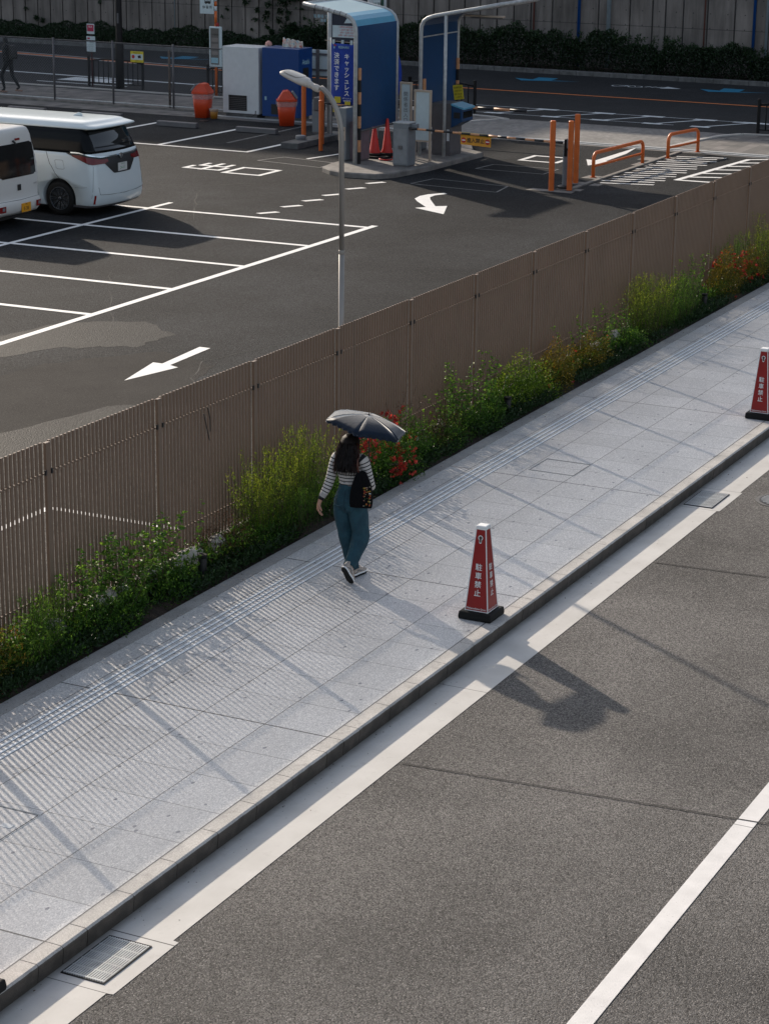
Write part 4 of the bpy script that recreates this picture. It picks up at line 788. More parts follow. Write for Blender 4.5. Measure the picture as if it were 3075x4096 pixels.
MB().add([(-.016,-.03,1.48),(-.016,-.13,1.50),(-.016,-.14,1.42),(-.016,-.04,1.41)],[(0,1,2,3)]).build('camera_picture',M['ktxt'],t); mb=MB(); mb.lathe([(.052,0),(.052,.001),(.04,.001)],c=(0,0,0),n=20,axis='x'); o=mb.build('ring_picture',M['redtxt'],t); o.location=(-.017,.12,1.45)
text('lettering',[('防犯カメラ',.05,0,1.56),('作動中',.04,0,1.33)],M['ktxt'],(-.0125,0,0),(0,-1,0),(0,0,1),t)
t=thing('bus_stop_pole','tall orange and white bus stop pole with a long timetable box','bus stop sign',(58.5,34.88,0))
for i,(a,b,m) in enumerate(((0,2.12,'orange'),(2.12,2.52,'orange'),(2.52,2.66,'white'),(2.66,2.80,'orange'),(2.80,2.95,'white'),(2.95,3.3,'orange'))): MB().tube([(.06,0,a),(.06,0,b-.001)],.04,12).build('pole_band',M[m],t,smooth=True)
MB().box(-.02,.0,.02,.50,2.43,3.05).build('bus_sign',M['signw'],t,bevel=.004)
mb=MB(); mb.box(-.0235,-.0205,.12,.33,2.74,2.85); mb.box(-.0235,-.0205,.15,.19,2.72,2.74); mb.box(-.0235,-.0205,.26,.30,2.72,2.74); mb.build('bus_picture',M['ktxt'],t); mb=MB()
for k in range(4): mb.box(-.0255,-.024,.135+k*.048,.168+k*.048,2.80,2.84)
mb.build('bus_windows',M['signw'],t); text('lettering',[('停',.10,-.36,2.62),('留',.10,-.24,2.62),('所',.10,-.12,2.62)],M['ktxt'],(-.0205,0,0),(0,-1,0),(0,0,1),t,bold=.01)
MB().box(-.05,.015,-.26,.18,.87,2.07).build('timetable_box',M['signw'],t,bevel=.03); MB().box(-.056,-.051,-.17,.12,.95,2.02).build('timetable_pane',mat('grey paper',(.13,.12,.11),.4),t); MB().box(-.062,-.0565,-.22,.16,1.40,1.425).build('clamp',M['dark'],t)
for a,b in ((1.62,1.76),(1.44,1.58),(1.24,1.36)): MB().box(-.058,-.0565,-.15,.08,a,b-.02).build('paper',mat('paper',(.24,.21,.19),.6),t)
text('lettering',[('バス時刻表',.06,.02,1.83)],M['ktxt'],(-.057,0,0),(0,-1,0),(0,0,1),t); MB().box(-.059,-.0565,-.14,.10,.99,1.15).build('blue_notice',M['ltxt'],t); MB().lathe([(.05,2.07),(.05,2.14),(.03,2.18)],c=(.02,-.08,0),n=12).build('cap',M['red'],t)
t=thing('thin_post','thin dark post at the right edge by the drain channel','post',(54.44,16.30,0)); MB().tube([(0,0,0),(0,0,1.6)],.035,10).build('pipe',M['cab_dark'],t,smooth=True)
t=thing('thin_post','thin rusty post standing by the chain-link fence near the camera notice','post',(54.85,34.22,0)); MB().tube([(0,0,0),(0,0,1.66)],.035,10).build('pipe',mat('rusty grey pipe',(.11,.08,.06),.7,var=.4),t,smooth=True)
for i,(x,y,h) in enumerate(((18.76,11.40,.30),(26.61,11.38,.30),(34.83,11.41,.29),(23.05,11.30,.24))):
    t=thing('garden_light',('small dark bollard light in the planting below the white rocks at the left','small dark bollard light in the planting before the yellow green bush','small dark bollard light in the planting beside the farther red azalea','small dark bollard light half hidden in red azaleas right of the person')[i],'bollard light',(x,y,0),0,'bollard lights in the planting bed'); MB().lathe([(.045,0),(.045,h-.04)],n=18).build('body',M['dark'],t,smooth=False); MB().lathe([(.048,h-.035),(.05,h-.02),(.05,h)],n=18).build('cap',M['blackm'],t)
# ------------------------------------------------------------ vans
class Car:
    """rear at y=0, front towards +y, centre x=0; side path follows a rounded plan outline at each height"""
    def __init__(s,hw,y0,L,r,bulge): s.hw=hw; s.y0=y0; s.L=L; s.r=r; s.b=bulge
    def pt(s,t,z,off=0):
        hw=s.hw(z)+off; y0=s.y0(z)-off; r=s.r; sg=1 if t>=0 else -1; a=abs(t); fl=hw-r
        if a<=fl: return (t,y0+s.b*(a/hw)**2,z)
        q=(a-fl)/(r*PI/2)
        yb=y0+s.b*(fl/hw)**2
        if q<=1: th=q*PI/2; return (sg*(fl+r*math.sin(th)),yb+(r)*(1-math.cos(th)),z)
        return (sg*hw,yb+r+(a-fl-r*PI/2),z)
    def ring(s,z,off=0,n1=14,n2=8,n3=10):
        hw=s.hw(z); fl=hw-s.r; c=s.r*PI/2; ts=[fl*i/n1 for i in range(n1)]+[fl+c*i/n2 for i in range(n2)]+[fl+c+(s.L-s.y0(z)-2*s.r)*i/n3 for i in range(n3+1)]
        Rr=[s.pt(t,z,off) for t in ts]; yF=Rr[-1][1]; R1=Rr+[(hw*.86,yF+s.r*.75,z),(hw*.5,yF+s.r*.95,z)]
        Lr=[(-x,y,z) for x,y,z in R1[::-1] ][:-1]
        return R1+[(0,yF+s.r,z)]+Lr
    def shell(s,zs,name,m,par,off=0,dome=None):
        rs=[s.ring(z,off) for z in zs]
        if dome:
            for k,(sc,dz) in enumerate(dome):
                cy=s.L/2; rs.append([(x*sc,cy+(y-cy)*(1-(1-sc)*.45),zs[-1]+dz) for x,y,z in rs[len(zs)-1]])
        return MB().loft(rs).build(name,m,par,smooth=True)
    def patch(s,ta,tb,zlo,zhi,name,m,par,off=.004,n=24,k=6,thick=0):
        vs=[]
        for i in range(n+1):
            t=ta+(tb-ta)*i/n; a=zlo(t) if callable(zlo) else zlo; b=zhi(t) if callable(zhi) else zhi
            for j in range(k+1): vs.append(s.pt(t,a+(b-a)*j/k,off))
        o=MB().add(vs,[(i*(k+1)+j,(i+1)*(k+1)+j,(i+1)*(k+1)+j+1,i*(k+1)+j+1) for i in range(n) for j in range(k)]).build(name,m,par,smooth=True)
        me=o.data; return o
    def seam(s,pts,name,par,w=.004,m=None):
        return MB().tube([s.pt(t,z,.0005) for t,z in pts],w,6).build(name,m or M['joint'],par,smooth=True)
def interp(tab):
    def f(z):
        for (a,b),(c,d) in zip(tab,tab[1:]):
            if z<=c: 
                u=max(0,(z-a)/(c-a)); u=u*u*(3-2*u)*.5+u*.5; return b+(d-b)*u
        return tab[-1][1]
    return f
def wheel(par,x,y,r,rimr,spokes,side=-1):
    t=bpy.data.objects.new('wheel',None); COL.objects.link(t); t.parent=par; t.location=(x,y,r)
    MB().lathe([(rimr,-.10),(r-.03,-.11),(r,-.08),(r,.08),(r-.03,.11),(rimr,.10),(rimr,-.10)],n=40,axis='x',cap=False).build('tyre',M['rubber'],t,smooth=True)
    s=side; MB().lathe([(rimr,s*.075),(rimr,s*.03),(.02,s*.03)] if s>0 else [(.02,-.03),(rimr,-.03),(rimr,-.075)],n=40,axis='x').build('hub_disc',M['dark'],t)
    mb=MB(); mb.lathe([(rimr+.003,-.085),(rimr+.003,-.112),(rimr-.014,-.112),(rimr-.018,-.085)],n=40,axis='x',cap=False)
    for k in range(spokes):
        a=2*PI*k/spokes
        for da in (-.10,.10):
            c0,s0=math.cos(a+da*.4),math.sin(a+da*.4); c1,s1=math.cos(a+da),math.sin(a+da); p=Vector((-.07,.04*c0,.04*s0)); q=Vector((-.10,(rimr-.01)*c1,(rimr-.01)*s1)); tn=Vector((0,-s1,c1))*.009
            mb.add([p-tn*.6,p+tn*.6,q+tn*1.3,q-tn*1.3,p-tn*.6+Vector((.025,0,0)),p+tn*.6+Vector((.025,0,0)),q+tn*1.3+Vector((.025,0,0)),q-tn*1.3+Vector((.025,0,0))],[(0,1,2,3),(7,6,5,4),(0,4,5,1),(1,5,6,2),(2,6,7,3),(3,7,4,0)])
    mb.build('rim',M['rim'],t); MB().lathe([(.035,-.06),(.035,-.10),(.02,-.105)],n=16,axis='x').build('hub_cap',M['rim'],t)
def cutwheel(o,spots,r):
    for i,(x,y,z) in enumerate(spots):
        c=MB().lathe([(r,-.30),(r,.30)],c=(0,0,0),n=48,axis='x').build('cutter',None); c.location=(x,y,z); m=o.modifiers.new('c','BOOLEAN'); m.object=c; m.operation='DIFFERENCE'; m.solver='EXACT'
        if o.parent: c.matrix_world=o.parent.matrix_world@Matrix.Translation((x,y,z))
        bpy.context.view_layer.update(); dg=bpy.context.evaluated_depsgraph_get(); me=bpy.data.meshes.new_from_object(o.evaluated_get(dg)); o.modifiers.remove(m); o.data=me; bpy.data.objects.remove(c)
def van(name,label,loc): 
    t=thing(name,label,'van',loc,0,None); bpy.context.view_layer.update(); return t
# large white minivan
t=van('minivan','large pearl white minivan with black glass and dark red tail lamps',(38.52,25.15,0))
hw=interp([(.18,.86),(.3,.905),(.6,.925),(1.0,.915),(1.28,.885),(1.40,.86),(1.76,.775),(1.95,.72)]); y0=interp([(.18,.14),(.27,.03),(.45,.0),(.75,.035),(1.0,.07),(1.28,.14),(1.4,.20),(1.76,.34),(1.95,.4)])
c=Car(hw,y0,4.95,.17,.12)
bo=c.shell([.19,.23,.3,.4,.5,.62,.75,.9,1.0,1.1,1.2,1.285],'body',M['vanw'],t); cutwheel(bo,((-.93,1.0,.36),(-.93,4.0,.36)),.40)
MB().box(-.80,.80,.45,4.7,.16,.8).build('underbody',M['dark'],t)
c.shell([1.283,1.35,1.45,1.55,1.65,1.77],'greenhouse',M['glass'],t)
# roof with overhanging spoiler
rf=Car(interp([(1.76,.778),(1.785,.79),(1.81,.775),(1.86,.715)]),interp([(1.76,.20),(1.785,.13),(1.81,.15),(1.86,.36)]),4.5,.12,.07); rf.shell([1.762,1.775,1.79,1.81,1.835,1.86],'roof',M['vanw'],t,dome=((.96,.022),(.85,.042),(.6,.06),(.3,.067)))
MB().loft([[(0-.02,1.0,1.93),(.02,1.0,1.93),(.02,1.24,1.93),(-.02,1.24,1.93)],[(-.006,1.02,1.99),(.006,1.02,1.99),(.006,1.10,2.0),(-.006,1.10,2.0)]]).build('fin_antenna',M['vanw'],t,bevel=.005)
c.seam([(-1.9,1.30)]+[(-(1.9-.0*i),1.28-.08*i) for i in range(1,4)]+[(-1.87,1.0),(-1.80,.85),(-1.68,.72)],'door_seam',t,.005)
W_=c.hw(1.1); 
rear_lo=lambda s:(1.08-.0*abs(s)) if abs(s)>.55 else (.86 if abs(s)<.30 else .86+(abs(s)-.30)/.25*.22)
hi=lambda s:(1.20+.09*min(1,max(0,(abs(s)-.62)/.5)))
c.patch(-1.42,1.42,lambda s:rear_lo(s) if abs(s)<.95 else 1.08+.20*((abs(s)-.95)/.47),lambda s:hi(s)+.0,'tail_garnish',M['dark'],t,off=.006,n=90)
for a,b in ((-1.30,-.42),(.42,1.30)):
    o_=1 if a>0 else -1
    c.patch(a,b,lambda s:1.075+(.17*max(0,(abs(s)-.90)/.47)) if abs(s)>.5 else 1.10,lambda s:1.165+.09*min(1,max(0,(abs(s)-.62)/.5)),'tail_lamp',M['tail'],t,off=.012,n=40)
c.patch(-1.32,1.32,lambda s:hi(s)-.002,lambda s:hi(s)+.022,'chrome_strip',M['chrome'],t,off=.012,n=80,k=1)
MB().lathe([(.055,-.02),(.055,-.028),(.045,-.03)],c=(0,.10,1.19),n=24,axis='y').build('round_badge',M['chrome'],t)
MB().box(-.165,.165,.044,.050,.885,1.05).build('number_plate',M['plate'],t); text('plate_number',[('24-11',.085,0,.945),('大阪 330',.035,0,1.025)],M['greenp'],(0,.044,0),(1,0,0),(0,0,1),t,off=.003)
text('badge_lettering',[('A L P H A R D',.035,0,1.10)],M['chrome'],(0,.055,0),(1,0,0),(0,0,1),t,off=.01)
c.patch(-.70,.70,lambda s:1.33,lambda s:1.70,'rear_window',mat('rear window glass',(.012,.015,.018),.05,spec=.8),t,off=.004,n=30)
c.seam([(-.80,.62),(-.78,.47),(-.5,.45),(0,.44),(.5,.45),(.78,.47),(.80,.62),(.82,.9)],'hatch_seam',t,.004)
for s in (-1,1): c.patch(s*.90-.02,s*.90+.02,lambda q:.28,lambda q:.46,'reflector',M['tailb'],t,off=.006,n=2)
c.seam([(-.86,1.04),(-.89,.85),(-.93,.6),(-.96,.42),(-.98,.24)],'bumper_seam',t,.003); c.seam([(-1.06,.62),(-1.2,.60),(-1.36,.60)],'skirt_seam',t,.002)
c.seam([(-1.55,1.12),(-1.58,1.13),(-1.72,1.13),(-1.75,1.11),(-1.75,.97),(-1.72,.95),(-1.58,.95),(-1.55,.97),(-1.55,1.12)],'fuel_flap_seam',t,.003)
c.patch(-1.62,1.62,lambda s:.19,lambda s:.24,'rear_sill',M['cab_dark'],t,off=.003,n=60,k=1)
for x,y in ((-.80,1.0),(-.80,4.0)): wheel(t,x,y,.345,.235,10)
for x,y in ((.80,1.0),(.80,4.0)): wheel(t,x,y,.345,.235,10)
# kei van
t=van('small_van','small white box van with a yellow number plate at the left edge',(36.06,26.0,0))
hw=interp([(.25,.69),(.45,.735),(1.0,.735),(1.3,.72),(1.78,.655),(1.95,.58)]); y0=interp([(.25,.05),(.35,-.02),(.52,-.02),(.56,.03),(1.0,.03),(1.25,.05),(1.78,.13),(1.9,.17),(1.95,.22)])
c=Car(hw,y0,3.38,.10,.03)
bo=c.shell([.26,.32,.4,.5,.55,.57,.7,.85,1.0,1.15,1.3,1.5,1.65,1.76,1.84,1.89],'body',M['vanw2'],t,dome=((.94,.03),(.75,.05),(.4,.06))); cutwheel(bo,((-.74,.75,.30),(-.74,2.9,.30)),.33)
MB().box(-.62,.62,.2,3.2,.15,.7).build('underbody',M['dark'],t)
gl=mat('van rear glass',(.008,.009,.010),.1,spec=.6)
c.patch(-.60,.60,lambda s:.985+(.03 if abs(s)>.55 else 0),lambda s:1.635-(.03 if abs(s)>.55 else 0),'rear_window',gl,t,off=.006,n=30)
c.patch(-1.9,-.95,lambda s:1.12,lambda s:1.62,'side_window',gl,t,off=.004,n=12)
c.seam([(-.66,1.72),(-.67,1.2),(-.69,.60),(-.66,.545),(0,.535),(.66,.545),(.69,.60),(.67,1.2),(.66,1.72),(.6,1.8),(-.6,1.8)],'hatch_seam',t,.004)
for s in (-1,1): c.patch(s*.60-.095,s*.60+.095,lambda q:.345,lambda q:.465,'tail_lamp',M['tailb'],t,off=.010,n=6); c.patch(s*.60-.02,s*.60+.06,lambda q:.38,lambda q:.44,'lamp_lens',M['cabinet'],t,off=.014,n=4)
MB().box(-.01,.30,-.030,-.022,.285,.46).build('number_plate',M['platey'],t); text('plate_number',[('5 35',.095,.145,.35),('大阪',.035,.145,.435)],M['ktxt'],(0,-.030,0),(1,0,0),(0,0,1),t,off=.003,bold=.01)
MB().box(-.055,.055,.012,.024,.72,.84).build('handle_recess',M['dark'],t,bevel=.006); MB().box(.02,.16,.085,.11,1.69,1.735).build('brake_lamp',M['tailb'],t,bevel=.006); MB().tube([(-.06,.10,1.70),(-.02,.05,1.63)],.02,8).build('wiper_pivot',M['dark'],t)
text('badge_lettering',[('4WD',.05,.55,.80)],M['gtxt'],(0,.03,0),(1,0,0),(0,0,1),t,off=.004)
for x,y in ((-.64,.75),(-.64,2.9),(.64,.75),(.64,2.9)): wheel(t,x,y,.28,.17,8)
# ------------------------------------------------------------ foliage
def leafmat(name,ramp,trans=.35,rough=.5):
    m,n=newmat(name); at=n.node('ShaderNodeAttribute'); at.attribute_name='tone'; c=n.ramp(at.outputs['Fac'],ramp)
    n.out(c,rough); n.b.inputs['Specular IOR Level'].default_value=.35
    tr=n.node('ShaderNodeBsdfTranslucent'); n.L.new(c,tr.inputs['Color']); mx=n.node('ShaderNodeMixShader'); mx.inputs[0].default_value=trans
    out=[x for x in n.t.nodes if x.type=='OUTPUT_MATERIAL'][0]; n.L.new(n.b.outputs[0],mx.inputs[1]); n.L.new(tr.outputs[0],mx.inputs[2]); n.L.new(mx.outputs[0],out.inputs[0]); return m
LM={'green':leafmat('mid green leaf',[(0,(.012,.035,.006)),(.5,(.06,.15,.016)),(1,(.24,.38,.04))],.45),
 'lime':leafmat('yellow green leaf',[(0,(.02,.05,.006)),(.5,(.12,.21,.015)),(1,(.50,.54,.05))],.5),
 'dark':leafmat('dark green leaf',[(0,(.008,.022,.006)),(.6,(.022,.055,.012)),(1,(.06,.12,.02))],.2),
 'hedge':leafmat('hedge leaf',[(0,(.008,.018,.007)),(.6,(.02,.045,.016)),(1,(.05,.09,.03))],.2),
 'bronze':leafmat('bronze azalea leaf',[(0,(.03,.035,.006)),(.4,(.14,.12,.012)),(.75,(.32,.20,.018)),(1,(.50,.13,.025))],.4),
 'rust':leafmat('reddish abelia leaf',[(0,(.02,.02,.01)),(.5,(.07,.035,.018)),(1,(.16,.06,.03))],.35),
 'redfl':leafmat('red azalea flower',[(0,(.22,.010,.010)),(1,(.62,.07,.045))],.4),
 'pinkfl':leafmat('pink flower',[(0,(.55,.10,.10)),(1,(.75,.30,.28))],.5),
 'whitefl':leafmat('white blossom',[(0,(.5,.5,.42)),(1,(.75,.75,.66))],.4)}
M['stem']=mat('shrub stem',(.06,.04,.02),.8,var=.3)
def leaves(name,P,D,L,W,tone,m,par=None,fold=0.25):
    """rhombic leaves: base P, direction D, length L, width W"""
    n=len(P); D=D/np.linalg.norm(D,axis=1,keepdims=True); rv=rng.normal(size=(n,3)); rv-= (rv*D).sum(1,keepdims=True)*D; rv/=np.linalg.norm(rv,axis=1,keepdims=True); nv=np.cross(D,rv)
    L=L[:,None];W=W[:,None]
    v=np.empty((n,4,3)); v[:,0]=P; v[:,1]=P+D*L*.45+rv*W*.5+nv*W*fold; v[:,2]=P+D*L-nv*L*.12; v[:,3]=P+D*L*.45-rv*W*.5+nv*W*fold
    me=bpy.data.meshes.new(name); me.vertices.add(n*4); me.vertices.foreach_set('co',v.ravel()); me.loops.add(n*6); me.polygons.add(n*2)
    idx=(np.arange(n)[:,None]*4+np.array([0,1,2,0,2,3])[None]).ravel(); me.loops.foreach_set('vertex_index',idx.astype(np.int32)); me.polygons.foreach_set('loop_start',(np.arange(n*2)*3).astype(np.int32))
    me.update(calc_edges=True); a=me.attributes.new('tone','FLOAT','POINT'); a.data.foreach_set('value',np.repeat(np.clip(tone,0,1),4).astype(np.float32))
    return link(name,me,m,par)
def ell(n,rx,ry,h,shell=.55):
    u=rng.normal(size=(n,3)); u/=np.linalg.norm(u,axis=1,keepdims=True); u[:,2]=np.abs(u[:,2]); r=shell+(1-shell)*rng.random(n)**.6
    lump=1+.16*np.sin(u[:,0]*5+u[:,1]*3)+.12*np.sin(u[:,1]*9+u[:,2]*7)
    return u*np.array([rx,ry,h])*(r*lump)[:,None],u
def flowers(t,P,s,m,nm='flower_heads'):
    k=5; n=len(P); PP=np.repeat(P,k,0); up_=rng.normal(size=(n,3))*.4+np.array([-.4,-.3,.8]); up_/=np.linalg.norm(up_,axis=1,keepdims=True)
    a=np.tile(np.arange(k)*2*np.pi/k,n); ax=np.cross(up_,[1.,0,0]); ax/=np.linalg.norm(ax,axis=1,keepdims=True); ay=np.cross(up_,ax); D=np.repeat(ax,k,0)*np.cos(a)[:,None]+np.repeat(ay,k,0)*np.sin(a)[:,None]+np.repeat(up_,k,0)*.55
    return leaves(nm,PP,D,np.full(n*k,s),np.full(n*k,s*.75),np.clip(np.repeat(rng.random(n),k)+rng.normal(0,.12,n*k),0,1),m,t,0)
def stems(t,A,B,r=.004,nm='stems',bow=.1):
    mb=MB()
    for a,b in zip(A,B):
        a=Vector(a);b=Vector(b); c=a.lerp(b,.5)+Vector((random.uniform(-bow,bow),random.uniform(-bow,bow),0))*.4; mb.tube([a,c,b],[r,r*.8,r*.4],4,cap=False)
    return mb.build(nm,M['stem'],t)
GR='shrubs in the planting bed'
def mound(x,y,rx,ry,h,n,lm,label,fl=0,flm='redfl',s=.035,name='azalea_shrub',z=.0,cat='shrub',dense=.5,fs=.034):
    t=thing(name,label,cat,(x,y,z),random.uniform(-.3,.3),GR); P,u=ell(n,rx,ry,h,dense)
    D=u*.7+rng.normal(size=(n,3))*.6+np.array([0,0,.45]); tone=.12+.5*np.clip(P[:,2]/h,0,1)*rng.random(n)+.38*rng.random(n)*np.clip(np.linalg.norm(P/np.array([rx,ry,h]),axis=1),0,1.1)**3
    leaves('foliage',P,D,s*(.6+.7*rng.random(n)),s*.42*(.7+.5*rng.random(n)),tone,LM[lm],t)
    k=14; A=[(random.uniform(-rx,rx)*.2,random.uniform(-ry,ry)*.2,0) for _ in range(k)]; Q,_=ell(k,rx*.8,ry*.8,h*.85,.8); stems(t,A,[tuple(q) for q in Q])
    if fl:
        Pf,uf=ell(fl*3,rx*1.03,ry*1.03,h*1.04,.93); cl=rng.normal(size=(max(3,fl//9),3)); cl/=np.linalg.norm(cl,axis=1,keepdims=True); dmin=np.min(np.linalg.norm(uf[:,None]-cl[None],axis=2),axis=1); Pf=Pf[np.argsort(dmin+rng.random(len(Pf))*.35)[:fl]]; flowers(t,Pf,fs,LM[flm])
    return t
def feather(x,y,rx,ry,h,ns,lm,label,name='feathery_shrub',s=.024,z=0,lean=.25,per=95):
    t=thing(name,label,'shrub',(x,y,z),0,GR); A=[];B=[];PP=[];DD=[];TT=[]
    for i in range(ns):
        a=np.array([rng.uniform(-rx,rx)*.6,rng.uniform(-ry,ry)*.6,0]); hh=h*rng.uniform(.55,1.0)*(1-.45*abs(a[0]/rx)**2); d=np.array([a[0]*.6+rng.normal()*lean*.35,a[1]*.6+rng.normal()*lean*.25,0]); b=a+d*hh+np.array([0,0,hh])
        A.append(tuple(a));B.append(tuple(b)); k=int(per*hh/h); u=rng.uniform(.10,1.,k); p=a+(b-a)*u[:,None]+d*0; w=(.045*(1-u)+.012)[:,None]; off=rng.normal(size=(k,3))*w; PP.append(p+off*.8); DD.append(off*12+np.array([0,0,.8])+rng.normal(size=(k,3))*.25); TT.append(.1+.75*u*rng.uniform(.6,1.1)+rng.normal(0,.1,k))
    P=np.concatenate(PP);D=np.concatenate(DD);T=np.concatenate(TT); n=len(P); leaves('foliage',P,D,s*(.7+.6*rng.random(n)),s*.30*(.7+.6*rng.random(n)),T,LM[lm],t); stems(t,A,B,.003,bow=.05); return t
def sprigs(x,y,rx,ry,h,ns,lm,label,name='leafy_stems',s=.06,z=0,lean=.5,per=26):
    t=thing(name,label,'plant',(x,y,z),0,GR); A=[];B=[];PP=[];DD=[];TT=[]
    for i in range(ns):
        a=np.array([rng.uniform(-rx,rx),rng.uniform(-ry,ry),0]); hh=h*rng.uniform(.45,1.0); d=np.array([rng.normal()*lean,rng.normal()*lean*.4-.05,0]); b=a+d*hh*.8+np.array([0,0,hh]); A.append(tuple(a));B.append(tuple(b))
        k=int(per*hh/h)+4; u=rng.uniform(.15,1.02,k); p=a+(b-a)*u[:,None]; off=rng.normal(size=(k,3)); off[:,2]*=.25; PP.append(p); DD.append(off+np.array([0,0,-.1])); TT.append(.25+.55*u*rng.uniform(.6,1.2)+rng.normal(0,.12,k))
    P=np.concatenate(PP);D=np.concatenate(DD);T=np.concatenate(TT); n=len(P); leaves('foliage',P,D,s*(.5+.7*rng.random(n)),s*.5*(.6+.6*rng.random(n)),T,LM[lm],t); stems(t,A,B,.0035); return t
# left to right (towards +x) along the bed
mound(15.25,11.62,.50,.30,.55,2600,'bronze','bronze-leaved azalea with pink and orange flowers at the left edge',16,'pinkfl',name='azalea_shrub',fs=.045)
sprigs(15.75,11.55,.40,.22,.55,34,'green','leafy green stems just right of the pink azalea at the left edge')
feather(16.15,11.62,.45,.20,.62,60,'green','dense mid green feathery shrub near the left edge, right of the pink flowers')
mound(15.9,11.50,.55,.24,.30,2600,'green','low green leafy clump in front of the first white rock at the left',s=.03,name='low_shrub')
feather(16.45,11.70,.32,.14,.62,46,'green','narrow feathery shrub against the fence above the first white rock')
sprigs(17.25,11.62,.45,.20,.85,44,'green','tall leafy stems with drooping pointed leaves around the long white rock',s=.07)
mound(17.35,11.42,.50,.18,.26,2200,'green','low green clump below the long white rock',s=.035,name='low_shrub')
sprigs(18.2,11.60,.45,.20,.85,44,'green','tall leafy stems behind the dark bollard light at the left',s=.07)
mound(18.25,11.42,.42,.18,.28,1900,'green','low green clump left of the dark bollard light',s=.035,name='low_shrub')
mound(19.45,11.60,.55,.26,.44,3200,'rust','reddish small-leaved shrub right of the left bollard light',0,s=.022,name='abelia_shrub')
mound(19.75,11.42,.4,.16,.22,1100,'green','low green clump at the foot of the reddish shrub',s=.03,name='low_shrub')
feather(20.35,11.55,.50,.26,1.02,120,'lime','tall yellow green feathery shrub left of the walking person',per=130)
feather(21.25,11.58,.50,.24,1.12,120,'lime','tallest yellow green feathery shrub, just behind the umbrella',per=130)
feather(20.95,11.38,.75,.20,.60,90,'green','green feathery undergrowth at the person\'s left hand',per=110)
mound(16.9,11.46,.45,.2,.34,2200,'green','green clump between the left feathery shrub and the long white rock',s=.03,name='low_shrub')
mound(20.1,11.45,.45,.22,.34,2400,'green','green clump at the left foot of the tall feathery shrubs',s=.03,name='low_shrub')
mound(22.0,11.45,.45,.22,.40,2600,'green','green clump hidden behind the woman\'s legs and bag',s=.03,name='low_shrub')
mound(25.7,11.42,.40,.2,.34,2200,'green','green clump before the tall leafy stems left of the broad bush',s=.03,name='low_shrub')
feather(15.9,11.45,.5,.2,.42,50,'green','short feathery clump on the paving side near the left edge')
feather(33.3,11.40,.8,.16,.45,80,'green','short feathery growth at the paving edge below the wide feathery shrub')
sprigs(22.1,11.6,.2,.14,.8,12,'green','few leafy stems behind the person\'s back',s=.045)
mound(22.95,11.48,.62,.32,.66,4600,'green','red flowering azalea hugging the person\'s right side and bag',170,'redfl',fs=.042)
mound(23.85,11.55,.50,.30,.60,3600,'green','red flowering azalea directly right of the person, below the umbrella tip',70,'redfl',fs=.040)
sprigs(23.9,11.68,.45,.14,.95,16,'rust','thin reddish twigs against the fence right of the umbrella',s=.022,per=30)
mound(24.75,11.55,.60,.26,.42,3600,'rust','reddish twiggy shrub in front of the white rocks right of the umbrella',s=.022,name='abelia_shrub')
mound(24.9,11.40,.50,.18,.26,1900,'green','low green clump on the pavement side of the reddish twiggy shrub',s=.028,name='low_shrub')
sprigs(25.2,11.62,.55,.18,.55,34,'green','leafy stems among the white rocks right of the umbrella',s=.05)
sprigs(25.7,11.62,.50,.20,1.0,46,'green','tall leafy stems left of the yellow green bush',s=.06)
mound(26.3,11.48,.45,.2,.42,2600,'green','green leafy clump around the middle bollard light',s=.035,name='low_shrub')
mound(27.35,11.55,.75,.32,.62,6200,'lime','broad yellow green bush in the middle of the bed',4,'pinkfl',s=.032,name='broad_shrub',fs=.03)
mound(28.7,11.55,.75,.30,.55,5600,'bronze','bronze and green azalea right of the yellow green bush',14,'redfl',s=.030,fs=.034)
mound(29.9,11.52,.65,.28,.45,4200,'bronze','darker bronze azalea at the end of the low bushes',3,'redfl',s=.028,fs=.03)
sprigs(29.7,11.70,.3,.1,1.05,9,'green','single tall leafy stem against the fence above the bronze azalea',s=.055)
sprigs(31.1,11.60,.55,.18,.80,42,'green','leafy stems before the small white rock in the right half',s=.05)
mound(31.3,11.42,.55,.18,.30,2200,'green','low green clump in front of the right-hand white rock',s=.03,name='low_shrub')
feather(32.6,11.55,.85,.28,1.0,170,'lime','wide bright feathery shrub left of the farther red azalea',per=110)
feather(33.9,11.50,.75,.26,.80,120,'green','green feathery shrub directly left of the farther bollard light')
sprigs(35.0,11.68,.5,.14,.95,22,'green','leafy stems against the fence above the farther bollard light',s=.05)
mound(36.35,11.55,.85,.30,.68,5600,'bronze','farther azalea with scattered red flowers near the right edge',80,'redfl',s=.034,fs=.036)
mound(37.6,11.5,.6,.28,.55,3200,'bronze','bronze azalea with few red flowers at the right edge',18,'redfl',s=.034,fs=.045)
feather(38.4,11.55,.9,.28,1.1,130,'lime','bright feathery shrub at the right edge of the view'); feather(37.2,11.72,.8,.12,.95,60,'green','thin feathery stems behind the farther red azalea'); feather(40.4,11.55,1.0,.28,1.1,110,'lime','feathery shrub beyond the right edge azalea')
mound(14.5,11.45,.6,.28,.35,1600,'dark','low dark clump at the left edge below the pink flowers',4,'pinkfl',s=.04,name='low_shrub')
